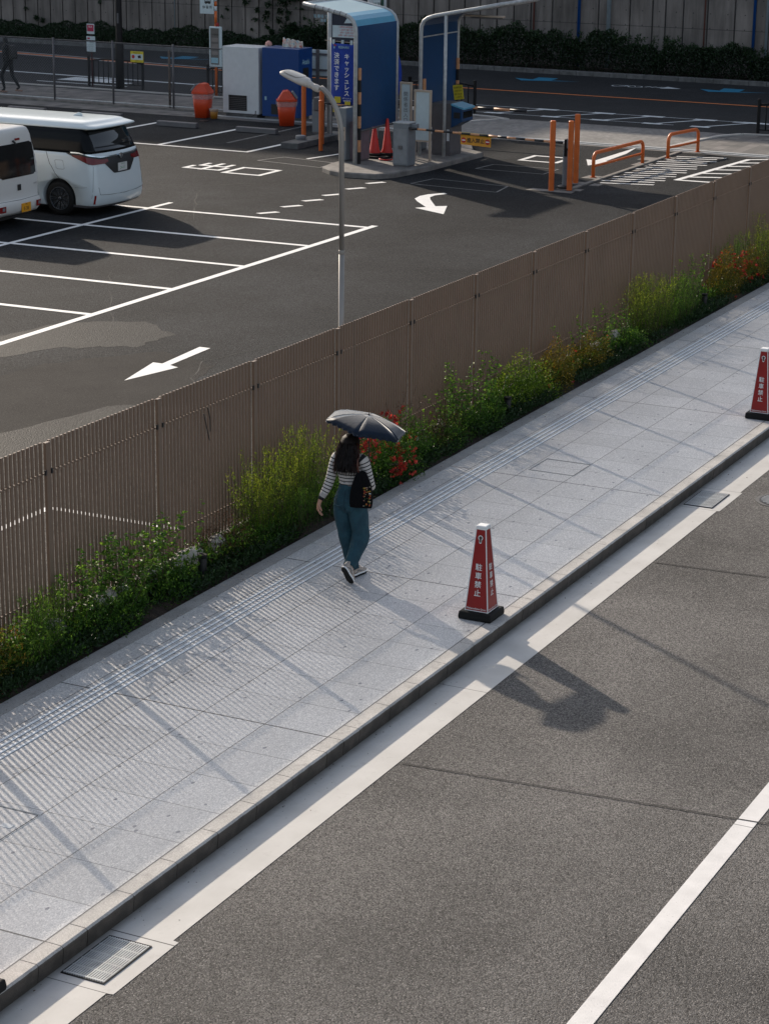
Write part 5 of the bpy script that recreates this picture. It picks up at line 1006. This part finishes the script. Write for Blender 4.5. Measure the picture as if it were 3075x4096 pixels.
# rocks
def rock(x,y,rx,ry,h,label):
    h*=.85; t=MB(); n=14; rings=[]
    for z,s in ((-.05,1.0),(h*.35,1.02),(h*.7,.88),(h*.93,.6),(h,.25)):
        rings.append([(rx*s*math.cos(2*PI*k/n)*(1+.13*math.sin(k*2.3+x*7+z*9)),ry*s*math.sin(2*PI*k/n)*(1+.13*math.sin(k*3.1+x*3)),z+.012*math.sin(k*1.7+x)) for k in range(n)])
    o=t.loft(rings).build('white_rock',M['rock'],None,smooth=True,loc=(x,y,0)); tag(o,label,'rock','white rocks in the planting bed'); s=o.modifiers.new('s','SUBSURF'); s.levels=1; s.render_levels=1
rock(15.0,11.66,.36,.13,.30,'white rock behind the pink azalea at the left edge'); rock(16.45,11.68,.22,.10,.30,'small white rock half hidden by feathery shrubs at the left'); rock(17.42,11.66,.44,.12,.33,'long white rock among the tall leafy stems'); rock(18.22,11.68,.20,.11,.33,'white rock above the left bollard light, second after the long one'); rock(18.85,11.66,.38,.12,.33,'white rock directly above the left bollard light'); rock(19.5,11.68,.18,.10,.31,'small white rock left of the yellow green feathery shrub')
for i in range(8): rock(24.1+.27*i+.05*math.sin(i*3),11.68,.11+.04*math.sin(i*2.2),.08,.23+.04*math.sin(i*1.9),(('%s small white rock in the row right of the umbrella'%'nearest second third fourth fifth sixth seventh farthest'.split()[i])))
rock(31.3,11.66,.22,.1,.36,'white rock by the feathery shrub in the right half'); rock(30.6,11.68,.25,.08,.28,'flat pale rock left of the right-hand white rock')
n=60000; P=np.stack([rng.uniform(13,45,n),11.23+rng.random(n)**1.3*.42,rng.uniform(.0,.13,n)],1); D=rng.normal(size=(n,3))*.7+np.array([0,-.2,.9]); keep=(np.sin(P[:,0]*1.7)+.6*np.sin(P[:,0]*4.1+P[:,1]*9)+rng.normal(0,.5,n))>-.5
tag(leaves('ground_cover',P[keep],D[keep],.03+.035*rng.random(keep.sum()),.012+.012*rng.random(keep.sum()),.1+.5*rng.random(keep.sum()),LM['dark']),'low dark green ground cover along the paving edge of the bed','ground cover',None,'stuff')
n=30000; P=np.stack([rng.uniform(13,42,n),rng.uniform(11.45,11.79,n),rng.uniform(.0,.22,n)],1); tag(leaves('weeds',P,rng.normal(size=(n,3))*.7+np.array([0,-.1,.9]),.03+.05*rng.random(n),.014+.015*rng.random(n),.2+.6*rng.random(n),LM['green']),'thin green weeds at the back of the bed below the fence','weeds',None,'stuff')
# ------------------------------------------------------------ far hedge and ivy at the wall
n=64000; y=rng.uniform(5,39.5,n); top=1.22+.16*np.sin(y*1.7)+.13*np.sin(y*3.9+1)+.08*np.sin(y*9.1); top*=np.where((y>25.3)&(y<26.6),.72,1)*np.where(y>37,.55+.45*(39.5-y)/2.5,1); top*=np.where(y<24.6,.78,1)
z=.05+top*rng.random(n)**.62; bulge=np.sqrt(np.clip(1-(z/top-.3)**2,0,1)); x=71.9-.95*bulge*rng.random(n)**.35+rng.normal(0,.05,n)
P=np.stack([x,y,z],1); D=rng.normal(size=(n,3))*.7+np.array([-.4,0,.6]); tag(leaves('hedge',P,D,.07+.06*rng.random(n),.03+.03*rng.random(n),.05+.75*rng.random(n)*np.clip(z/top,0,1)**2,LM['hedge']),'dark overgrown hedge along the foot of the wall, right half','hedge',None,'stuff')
A=[];B=[];PP=[]
for i in range(130):
    yy=rng.uniform(15,39); t_=1.15*(.78 if yy<24.6 else 1); hh=rng.uniform(.12,.34); a=np.array([rng.uniform(71.1,72.0),yy,t_-.1]); b=a+np.array([rng.normal()*.1-.05,rng.normal()*.16,hh]); k=26; u=rng.random((k,1)); PP.append(a+(b-a)*u+rng.normal(size=(k,3))*.035)
P=np.concatenate(PP); n=len(P); tag(leaves('hedge_shoots',P,rng.normal(size=(n,3))*.8+np.array([-.2,0,.3]),.09+.05*rng.random(n),.035+.02*rng.random(n),.3+.6*rng.random(n),LM['hedge']),'loose leafy shoots rising above the dark hedge','shoots',None,'stuff')
n=34000; y=rng.uniform(38,62,n); top=.56+.10*np.sin(y*1.3+1)+.06*np.sin(y*3.3)+.04*np.sin(y*8); z=.05+top*rng.random(n)**.7; x=72.35-1.2*np.sqrt(np.clip(1-(z/top)**2,0,1))*rng.random(n)**.5+rng.normal(0,.03,n)
tag(leaves('ivy_bank',np.stack([x,y,z],1),rng.normal(size=(n,3))*.7+np.array([-.3,0,.7]),.05+.05*rng.random(n),.03+.03*rng.random(n),.05+.5*rng.random(n),LM['hedge']),'low dark ivy bank along the foot of the wall, left half','ivy',None,'stuff')
PP=[]
for (yy,zz,r,k) in ((40.95,1.70,.16,40),(40.42,1.49,.15,60),(41.4,1.48,.11,40),(41.05,1.24,.12,40),(40.98,1.42,.10,34),(40.51,1.16,.13,50),(41.46,1.14,.09,26),(40.96,.90,.09,30),(40.8,.74,.15,60),(41.63,.79,.05,12),(40.07,1.45,.09,26),(40.14,1.26,.10,30),(39.88,1.0,.12,40),(39.76,.87,.2,90),(40.05,.62,.5,520),(39.95,.85,.28,200),(39.54,1.61,.06,14),(42.68,1.48,.07,18),(42.9,1.2,.05,10),(41.9,1.75,.14,40),(40.3,1.9,.4,160),(39.45,1.3,.05,16),(39.4,1.0,.06,20),(51.75,1.6,.10,30),(51.7,1.15,.08,20),(51.2,.8,.14,50),(50.9,.7,.12,40),(48.3,1.5,.05,14),(33.4,.9,.12,80),(33.35,1.25,.05,24)):
    PP.append(np.stack([72.53-.07*rng.random(k),yy+rng.normal(0,r*.42,k),zz+rng.normal(0,r*.42,k)],1))
P=np.concatenate(PP); n=len(P); D=rng.normal(size=(n,3))*.6+np.array([-.6,0,-.5]); tag(leaves('climbing_ivy',P,D,.07+.04*rng.random(n),.06+.03*rng.random(n),.1+.5*rng.random(n),LM['hedge']),'patches of climbing ivy hanging on the wall above the vending machines','ivy',None,'stuff')
n=7000; yy=rng.uniform(37.5,44.5,n); zz=1.98+.12*np.sin(yy*2)+rng.random(n)*2.2; P=np.stack([72.5-.1*rng.random(n),yy,zz],1); tag(leaves('climbing_ivy',P,rng.normal(size=(n,3))*.6+np.array([-.6,0,-.5]),.08+.05*rng.random(n),.06+.04*rng.random(n),.1+.4*rng.random(n),LM['hedge']),'dark curtain of ivy hanging down the wall at the top of the view','ivy',None,'stuff')

# crumbs of soil and fallen leaves along the edging and in the gutter
n=420; P=np.stack([rng.uniform(10,42,n),11.21-rng.exponential(.10,n),np.full(n,.006)],1); D=rng.normal(size=(n,3)); D[:,2]=.05
tag(leaves('leaf_litter',P,D,.006+.018*rng.random(n)**2,.004+.008*rng.random(n),rng.random(n),LM['rust']),'scattered crumbs and small dry leaves on the paving beside the bed','leaf litter',None,'stuff')
n=260; P=np.stack([rng.uniform(10,34,n),8.13-rng.exponential(.09,n),np.full(n,-.143)],1); P=P[P[:,1]>7.66]; n=len(P); D=rng.normal(size=(n,3)); D[:,2]=.05
tag(leaves('gutter_grit',P,D,.005+.015*rng.random(n)**2,.004+.006*rng.random(n),rng.random(n)*.6,LM['rust']),'specks of grit and dry leaves in the gutter at the kerb foot','grit',None,'stuff')
# ------------------------------------------------------------ people
def skin(name,V,E,Rr,m,par,root=0,lv=2):
    me=bpy.data.meshes.new(name); me.from_pydata(V,E,[]); o=link(name,me,m,par)
    o.modifiers.new('s','SKIN'); me.skin_vertices[0].data.foreach_set('radius',[x for r in Rr for x in ((r,r) if not isinstance(r,tuple) else r)]); me.skin_vertices[0].data[root].use_root=True
    s=o.modifiers.new('u','SUBSURF'); s.levels=lv; s.render_levels=lv
    bpy.context.view_layer.update(); dg=bpy.context.evaluated_depsgraph_get(); m2=bpy.data.meshes.new_from_object(o.evaluated_get(dg)); o.modifiers.clear(); o.data=m2
    m2.polygons.foreach_set('use_smooth',[True]*len(m2.polygons)); return o
class Sk:
    def __init__(s): s.V=[];s.E=[];s.R=[]
    def p(s,co,r,par=None):
        s.V.append(tuple(co)); s.R.append(r)
        if par is not None: s.E.append((par,len(s.V)-1))
        return len(s.V)-1
def hand(sk,wrist,d,palmn,par,curl=.5,thumb_side=1,sc=1.0):
    """d: hand direction, palmn: palm normal"""
    d=Vector(d).normalized(); n=Vector(palmn); n=(n-d*n.dot(d)).normalized(); s=d.cross(n)*thumb_side
    w=Vector(wrist); pm=sk.p(w+d*.045*sc,(.030*sc,.016*sc),par)
    for i,(off,ln) in enumerate(((.026,.075),(.009,.083),(-.009,.078),(-.025,.062))):
        b=sk.p(w+d*.082*sc+s*off*sc,.0105*sc,pm); q=w+d*.082*sc+s*off*sc; dd=d.copy()
        for k in range(3):
            dd=(dd*math.cos(curl*(.7+.1*i))+n*math.sin(curl*(.7+.1*i))).normalized(); q=q+dd*ln*sc*(.42,.32,.26)[k]; b=sk.p(q,(.0092,.0085,.0075)[k]*sc,b)
    b=sk.p(w+d*.03*sc+s*.028*sc,.012*sc,pm); q=w+d*.03*sc+s*.028*sc; dd=(d*.6+s*.7+n*.3).normalized()
    for k in range(2): q=q+dd*.032*sc; b=sk.p(q,(.0105,.0085)[k]*sc,b); dd=(dd+d*.5+n*.3).normalized()
# woman with umbrella. local frame: x forward (walking direction), y left, z up
M['skin']=mat('skin',(.42,.22,.15),.5,var=.05); M['hair']=mat('dark brown hair',(.007,.004,.003),.65,spec=.2,var=.5,vs=60,col2=(.008,.004,.004)); 
LM['hairlit']=leafmat('hair strand',[(0,(.010,.005,.004)),(.6,(.03,.010,.006)),(1,(.12,.025,.01))],.45,.35)
def jeansmat():
    m,n=newmat('teal denim'); c=n.ramp(n.noise(7,5),[(.3,(.006,.034,.052)),(.7,(.014,.066,.092))]); w=n.noise(420,2); c=n.mix(1.,c,n.ramp(w,[(.3,.8),(.7,1.15)]),'MULTIPLY'); n.out(c,.85,n.bump(n.math('ADD',n.noise(9,3),n.math('MULTIPLY',n.noise(22,3),.35)),.75,.03)); return m
def stripemat():
    m,n=newmat('striped knit'); at=n.node('ShaderNodeAttribute'); at.attribute_name='s'; f=n.math('FLOORED_MODULO',at.outputs['Fac'],.037); k=n.math('LESS_THAN',f,.0115); c=n.mix(k,(.50,.475,.45),(.008,.009,.012)); cu=n.math('GREATER_THAN',at.outputs['Fac'],5.); 
    c=n.mix(cu,c,(.008,.008,.01)); n.out(c,.9,n.bump(n.noise(60,3),.4,.006)); return m
JM=jeansmat(); SM=stripemat()
pn=thing('person','woman in striped top and teal jeans walking away under a navy umbrella','person',(0,0,0))
def ringe(c,a,b,n=24,dirx=(1,0,0),diry=(0,1,0),pw=1.0):
    dx=Vector(dirx);dy=Vector(diry); return [Vector(c)+dx*(b*math.copysign(abs(math.cos(2*PI*k/n))**pw,math.cos(2*PI*k/n)))+dy*(a*math.copysign(abs(math.sin(2*PI*k/n))**pw,math.sin(2*PI*k/n))) for k in range(n)]
def limb(pts,radii,n=20,flat=1.0,sub=4):
    """smooth tapered limb rings with arc length"""
    P=[Vector(p) for p in pts]; out=[];S_=[]; tot=0; N_=len(P); samples=[]
    for i in range(N_-1):
        p0=P[max(0,i-1)];p1=P[i];p2=P[i+1];p3=P[min(N_-1,i+2)]
        for k in range(sub+(1 if i==N_-2 else 0)):
            t=k/sub; q=.5*((2*p1)+(-p0+p2)*t+(2*p0-5*p1+4*p2-p3)*t*t+(-p0+3*p1-3*p2+p3)*t**3); r=radii[i]+(radii[i+1]-radii[i])*(t*t*(3-2*t)); samples.append((q,r))
    ref=Vector((1,0,0))
    for i,(q,r) in enumerate(samples):
        a=samples[max(0,i-1)][0]; b=samples[min(len(samples)-1,i+1)][0]; d=(b-a).normalized(); ux=(ref-d*ref.dot(d)).normalized(); uy=d.cross(ux)
        if i: tot+=(q-samples[i-1][0]).length
        out.append([q+ux*(r*flat*math.cos(2*PI*k/n))+uy*(r*math.sin(2*PI*k/n)) for k in range(n)]); S_.append(tot)
    return out,S_
Lsh,Lel,Lwr=(-.02,.165,1.335),(-.10,.215,1.07),(-.17,.28,.895)
Rsh,Rel,Rwr=(.0,-.165,1.335),(.06,-.225,1.05),(.24,-.10,1.16)
hl=(-.185,.29,.86)
Lhip,Lkn,Lan=(0,.085,.92),(.05,.07,.49),(.045,-.035,.10)
Rhip,Rkn,Ran=(0,-.085,.92),(.02,-.125,.50),(-.235,-.10,.21)
k=Sk(); pel=k.p((0,0,.93),.10); wa=k.p((.0,0,1.08),.085,pel); ch=k.p((0,0,1.25),.10,wa); nb=k.p((.01,0,1.39),.048,ch); nk=k.p((.02,0,1.43),.044,nb); hd_=k.p((.03,0,1.50),.078,nk); tp_=k.p((.02,0,1.545),.062,hd_)
k.p((.115,0,1.495),.010,hd_); k.p((.02,.083,1.50),.012,hd_); k.p((.02,-.083,1.50),.012,hd_)
s1=k.p(Lsh,.05,ch); e1=k.p(Lel,.036,s1); w1=k.p(Lwr,.026,e1); w1b=k.p(hl,.023,w1); hand(k,hl,(-.10,.10,-1),(.6,-.6,-.1),w1b,.75,1)
s2=k.p(Rsh,.05,ch); e2=k.p(Rel,.036,s2); w2=k.p(Rwr,.025,e2); hand(k,Rwr,(.35,.45,.75),(-.9,.3,.2),w2,1.15,-1)
for a,b,c in ((Lhip,Lkn,Lan),(Rhip,Rkn,Ran)): q=k.p(a,.075,pel); q=k.p(b,.052,q); k.p(c,.033,q)
body=skin('body',k.V,k.E,k.R,M['skin'],pn)
for s in (-1,1): MB().lathe([(.0,-.01),(.011,0),(.0,.01)],c=(.102,s*.032,1.525),n=10).build('eye',M['ktxt'],pn,smooth=True)
MB().tube([(.103,-.024,1.462),(.108,0,1.459),(.103,.024,1.462)],.005,6).build('mouth',M['redtxt'],pn)
# sweater
def attr(o,vals): a=o.data.attributes.new('s','FLOAT','POINT'); a.data.foreach_set('value',np.array(vals,np.float32))
mb=MB(); vals=[]
R_=[(1.085,.112,.088),(1.07,.122,.096),(1.08,.127,.10),(1.10,.126,.098),(1.125,.128,.098),(1.15,.140,.100),(1.21,.155,.106),(1.27,.168,.108),(1.32,.172,.102),(1.355,.150,.088),(1.385,.105,.068),(1.405,.066,.055)]
rings=[[p+Vector((.004*math.sin(kk*1.9+z*30),.004*math.sin(kk*2.3+z*21),0)) for kk,p in enumerate(ringe((.0,0,z),a,b,28,pw=.92))] for z,a,b in R_]
mb.loft(rings,cap=False); o=mb.build('sweater_body',SM,pn,smooth=True); attr(o,[v.co.z+.004*math.sin(v.co.y*14) for v in o.data.vertices])
s=o.modifiers.new('s','SOLIDIFY'); s.thickness=.006; s.offset=-1
for nm,pts in (('sleeve',((-.0,.115,1.345),Lsh,Lel,Lwr)),('sleeve',((-.0,-.115,1.345),Rsh,Rel,Rwr))):
    rg,S_=limb(pts,(.066,.064,.052,.034),20,1.0,6); mb=MB(); mb.loft(rg,cap=False); o=mb.build(nm,SM,pn,smooth=True); v=[]
    for i,s_ in enumerate(S_): v+= [9. if i>=len(S_)-2 else (s_+.004 if S_[-1]-s_>.055 else .02)]*20
    attr(o,v); s=o.modifiers.new('s','SOLIDIFY'); s.thickness=.005; s.offset=-1
# jeans
mb=MB(); mb.loft([ringe((0,0,1.105),.116,.090),ringe((-.0,0,1.09),.120,.094),ringe((-.003,0,1.03),.134,.104),ringe((-.008,0,.98),.150,.116),ringe((-.015,0,.92),.172,.128),ringe((-.015,0,.86),.185,.130),ringe((-.005,0,.80),.180,.118),ringe((0,0,.76),.15,.09)],cap=False); o=mb.build('jeans',JM,pn,smooth=True)
for pts,rad in ((((-.005,.088,.90),(.01,.088,.72),Lkn,(.05,.025,.28),(.045,-.025,.085)),(.100,.104,.094,.078,.062)),(((-.005,-.088,.90),(.0,-.105,.72),Rkn,(-.10,-.125,.34),(-.215,-.105,.205)),(.100,.104,.098,.082,.064))):
    rg,_=limb(pts,rad,24,1.08,6); rg=[[p+Vector((.005*math.sin(kk*.9+i*.8),.005*math.cos(kk*1.3+i*.7),.0)) for kk,p in enumerate(r)] for i,r in enumerate(rg)]; l=MB().loft(rg,cap=False).build('trouser_leg',JM,pn,smooth=True); s=l.modifiers.new('s','SOLIDIFY'); s.thickness=.005; s.offset=-1
MB().tube([ (x*1.0,y*1.0,1.10) for x,y,z in [tuple(p) for p in ringe((0,0,1.10),.118,.092,24)]+[tuple(ringe((0,0,1.10),.118,.092,24)[0])]],.006,6,cap=False).build('waistband',JM,pn)
for s in (-1,1): MB().tube([(-.128,s*.035,.955),(-.141,s*.035,.86),(-.140,s*.085,.845),(-.130,s*.128,.86),(-.118,s*.125,.955)],.0022,5).build('pocket_seam',mat('denim seam',(.03,.12,.16),.8),pn)
MB().tube([(-.112,0,1.02),(-.143,0,.93),(-.146,0,.85),(-.12,0,.77)],.003,5).build('back_seam',mat('denim seam dark',(.006,.03,.05),.8),pn)
# shoes
def shoe(M4):
    t=bpy.data.objects.new('shoe',None); COL.objects.link(t); t.parent=pn; t.matrix_local=M4
    outl=[(-.075,.0),(-.070,.028),(-.03,.036),(.04,.034),(.10,.045),(.15,.042),(.178,.018),(.18,-.012),(.155,-.038),(.10,-.044),(.04,-.034),(-.03,-.034),(-.068,-.026)]
    MB().loft([[(x*s,y*s,z) for x,y in outl] for s,z in ((.94,0),(1.0,.008),(1.03,.022))]).build('sole',M['rubber'],t,bevel=.002); MB().loft([[(x*s,y*s,z) for x,y in outl] for s,z in ((1.035,.0225),(1.05,.03),(1.0,.042))]).build('midsole',M['wtxt'],t,bevel=.003)
    rg=[]
    for s,z,sx,dx in ((.98,.042,1,0),(.96,.055,.98,-.002),(.86,.072,.80,-.018),(.78,.09,.58,-.03),(.74,.11,.48,-.034),(.72,.12,.46,-.035)): rg.append([(x*sx+dx,y*s,z) for x,y in outl])
    MB().loft(rg).build('upper',mat('beige sneaker mesh',(.50,.42,.36),.7,var=.35,vs=40),t,smooth=True)
    MB().tube([(.03,-.02,.085),(.07,.02,.075)],.004,5).build('lace',M['wtxt'],t); MB().tube([(.03,.02,.085),(.07,-.02,.075)],.004,5).build('lace',M['wtxt'],t)
    for s in (-1,1): MB().tube([(-.05,s*.034,.05),(.0,s*.036,.075),(.06,s*.036,.05)],.005,5).build('side_band',M['cabinet'],t)
    MB().box(-.079,-.07,-.012,.012,.045,.11).build('heel_tab',M['cabinet'],t,bevel=.003)
shoe(Matrix.Translation((.075,-.045,0))@Matrix.Rotation(R(-6),4,'Z'))
# trailing shoe: toe on the ground, heel up, sole facing back
TM=Matrix.Translation((-.215,-.125,.014))@Matrix.Rotation(R(-14),4,'Z')@Matrix.Rotation(R(56),4,'Y')@Matrix.Translation((-.165,0,0)); shoe(TM)
# hair
mb=MB(); hr=[]
for z,a,b,cx in ((1.625,.02,.02,.0),(1.615,.06,.065,.005),(1.59,.088,.092,.0),(1.55,.104,.105,-.005),(1.50,.112,.105,-.022),(1.45,.120,.092,-.045),(1.40,.140,.075,-.068),(1.36,.150,.050,-.088),(1.33,.13,.032,-.104),(1.30,.09,.018,-.112)): hr.append([p+Vector((0,.003*math.sin(kk*3.3),0)) for kk,p in enumerate(ringe((cx,0,z),a,b,32))])
mb.loft(hr).build('hair',M['hair'],pn,smooth=True)
n=2600; th=rng.uniform(.5*PI,1.5*PI,n); zt=rng.uniform(1.36,1.56,n); L_=rng.uniform(.08,.18,n)*np.where(np.abs(np.sin(th))>.8,.9,1.1)
P=np.stack([-.03+.10*np.cos(th)-(1.50-zt)*.28,.118*np.sin(th)*(1+(1.5-zt)*.8),zt],1); D=np.stack([-.16+rng.normal(0,.06,n)*1,np.sin(th)*.12+rng.normal(0,.06,n),-np.ones(n)],1)
leaves('hair_strands',P,D,L_,np.full(n,.0065),np.clip(np.abs(np.sin(th))**4*.9+rng.normal(0,.15,n),0,1),LM['hairlit'],pn,0)
b0=Vector((19.62,10.13,0)); pn.location=b0; pn.scale=(.955,.93,.955)
# umbrella
um=thing('umbrella','navy folding umbrella with a ruffled edge held over the walking woman','umbrella',tuple(b0+Vector((.15,-.13,1.735))))
ax=Vector((.459,-.889,0)); view=Vector((-.889,-.459,0)); Nn=(Vector((0,0,1))+ax*.235+view*.01).normalized(); Ux=(ax-Nn*ax.dot(Nn)).normalized(); Uy=Nn.cross(Ux)
UM=mat('navy umbrella cloth',(.008,.016,.032),.50,var=.15,vs=10,bump=.12,bs=30,spec=.12); UM.node_tree.nodes['Principled BSDF'].inputs['Sheen Weight'].default_value=.55; UM.node_tree.nodes['Principled BSDF'].inputs['Sheen Roughness'].default_value=.35; UB=mat('black umbrella lining',(.01,.01,.012),.8)
def up_(r,a,z): return Ux*(r*math.cos(a))+Uy*(r*math.sin(a))+Nn*z
mb=MB(); ns=6; prof=[(0.006,0),(.08,-.004),(.18,-.018),(.28,-.042),(.37,-.075),(.445,-.118)]; seg_=6
rg=[]
for r,z in prof:
    row=[]
    for i in range(ns):
        for j in range(seg_):
            u=j/seg_; a0=2*PI*(i+.3)/ns; a1=2*PI*(i+1.3)/ns; p=up_(r,a0,z).lerp(up_(r,a1,z),u); sag=math.sin(PI*u)*(r/.445)**2*.018; row.append(p+Nn*(sag*.3)-(p*(sag*.6)))
    rg.append(row)
cm=MB(); NR=len(rg[0])
for i in range(ns):
    vs=[rg[q][(i*seg_+j)%NR] for q in range(len(prof)) for j in range(seg_+1)]; w_=seg_+1
    cm.add(vs,[(q*w_+j,q*w_+j+1,(q+1)*w_+j+1,(q+1)*w_+j) for q in range(len(prof)-1) for j in range(seg_)])
o=cm.build('canopy',[UM],um,smooth=True); s=o.modifiers.new('s','SOLIDIFY'); s.thickness=.0012
rf=MB(); last=rg[-1]; m_=len(last); rr=[]
for kx in range(m_*2):
    p=last[(kx//2)%m_].lerp(last[(kx//2+1)%m_],(kx%2)*.5); rr.append(p)
rr2=[p*(1.0+(.02 if i%2 else -.015))-Nn*(.020+.004*(i%2)) for i,p in enumerate(rr)]; o=MB().loft([rr,rr2],cap=False).build('ruffle',UM,um); s=o.modifiers.new('s','SOLIDIFY'); s.thickness=.0015
for i in range(ns):
    a=2*PI*(i+.3)/ns; MB().tube([up_(r,a,z-.006) for r,z in prof[1:]],.0025,5).build('rib',M['galv'],um); MB().tube([up_(.02,a,-.20),up_(.25,a,-.068)],.002,5).build('stretcher',M['galv'],um)
MB().tube([Nn*.0,Nn*.022],[.008,.004],8).build('tip',M['dark'],um); MB().tube([Vector((0,0,0)),Vector((.09,.035,-.50))],.0055,8).build('shaft',M['dark'],um); MB().tube([Vector((.088,.035,-.49)),Vector((.10,.04,-.61))],.014,10).build('handle',M['dark'],um,smooth=True)
# tote bag
bg_=thing('tote_bag','black tote bag with an embroidered flower panel hanging from the woman\'s right shoulder','bag',tuple(b0+Vector((-.12,-.19,.825)))); bg_.scale=(.95,.95,.95); 
BX=Vector((.30,-.95,0)).normalized(); BN=BX.cross(Vector((0,0,1))); 
def bp(u,v,o=0): return BX*u+Vector((0,0,v))+BN*o
rg=[[bp(-w,v,-d),bp(-w*.5,v,-d*1.3),bp(w*.5,v,-d*1.3),bp(w,v,-d),bp(w,v,d),bp(w*.5,v,d*1.3),bp(-w*.5,v,d*1.3),bp(-w,v,d)] for v,w,d in ((0,.115,.028),(.05,.122,.040),(.14,.120,.042),(.24,.105,.034),(.33,.075,.022),(.40,.045,.012))]
MB().loft(rg).build('bag_body',mat('black canvas',(.005,.005,.006),.9,spec=.1,bump=.4,bs=30),bg_,smooth=True)
for d in (-.02,.012): MB().tube([bp(-.03,.39,d),bp(-.045,.47,d*.6+.0),bp(-.045,.53,-.02),bp(-.03,.55,-.05)],.007,6).build('strap',mat('brown leather',(.10,.03,.015),.5),bg_,smooth=True)
fm=[mat('embroidery %s'%c,v,.7) for c,v in (('red',(.30,.02,.015)),('orange',(.40,.13,.02)),('yellow',(.40,.27,.04)),('green',(.05,.16,.04)),('cream',(.5,.42,.32)))]
sgn=1 if BN.dot(Vector((-.9,-.45,0)))>0 else -1
for ci in range(5):
    mb=MB()
    for q in range(10):
        u=random.uniform(.03,.108); v=random.uniform(.03,.25); r=random.uniform(.004,.008) if ci<3 else random.uniform(.003,.006); c=bp(u,v,sgn*.0565)
        for pt in range(5):
            a=2*PI*pt/5+q; mb.add([c,c+BX*(r*math.cos(a-.5))+Vector((0,0,r*math.sin(a-.5))),c+BX*(r*1.5*math.cos(a))+Vector((0,0,r*1.5*math.sin(a))),c+BX*(r*math.cos(a+.5))+Vector((0,0,r*math.sin(a+.5)))],[(0,1,2,3)])
    mb.build('embroidery',fm[ci],bg_)
MB().add([bp(.095,.165,sgn*.05),bp(.112,.165,sgn*.05),bp(.112,.178,sgn*.05),bp(.095,.178,sgn*.05)],[(0,1,2,3)]).build('label_tag',M['signw'],bg_)
# far pedestrian at the left edge
p2=thing('person','person in dark clothes with a backpack striding left behind the chain-link fence','person',(56.1,40.72,0),R(82)); dk=mat('dark clothing',(.006,.007,.008),.85)
k=Sk(); pel=k.p((0,0,.93),.12); ch=k.p((.02,0,1.28),.13,pel); nb=k.p((.05,0,1.46),.05,ch); hd_=k.p((.09,0,1.58),.09,nb); k.p((.09,0,1.66),.08,hd_); k.p((.185,0,1.57),.010,hd_)
for s,(kn,an) in ((1,((.22,.09,.50),(.10,.09,.10))),(-1,((-.06,-.09,.50),(-.34,-.09,.16)))): 
    q=k.p((0,s*.09,.88),.085,pel); q=k.p(kn,.062,q); q=k.p(an,.042,q); k.p((an[0]+.13,an[1],an[2]-.06),.03,q)
for s,x in ((1,-.12),(-1,.14)): q=k.p((0,s*.19,1.36),.055,ch); q=k.p((x*.4,s*.25,1.10),.042,q); w_=k.p((x+.05,s*.24,.88),.030,q); hand(k,(x+.05,s*.24,.88),(.2,0,-1),(.3,-s*.8,0),w_,.7,s)
skin('body',k.V,k.E,k.R,dk,p2)
t=thing('backpack','dark backpack on the far pedestrian at the left edge','backpack',(56.1,40.72,0),R(82)); MB().loft([[(x,y,z) for x,y in ((-.14,-.13),(-.30*s,-.10),(-.30*s,.10),(-.14,.13))] for z,s in ((1.0,.95),(1.08,1.05),(1.25,1.0),(1.42,.8))]).build('pack',M['dark'],t,bevel=.03)
MB().tube([(-.14,.09,1.42),(0.02,.10,1.47),(.13,.10,1.3),(0,.12,1.08)],.018,6).build('strap',M['dark'],t); 
for s,(an) in ((1,(.10,.09,.0)),(-1,(-.36,-.09,.04))): MB().loft([[(an[0]-.08,an[1]-.04,an[2]+z),(an[0]+.19,an[1]-.04,an[2]+z),(an[0]+.19,an[1]+.04,an[2]+z),(an[0]-.08,an[1]+.04,an[2]+z)] for z in (0,.05)]).build('shoe',mat('tan shoe',(.25,.15,.11),.6),p2,bevel=.02)
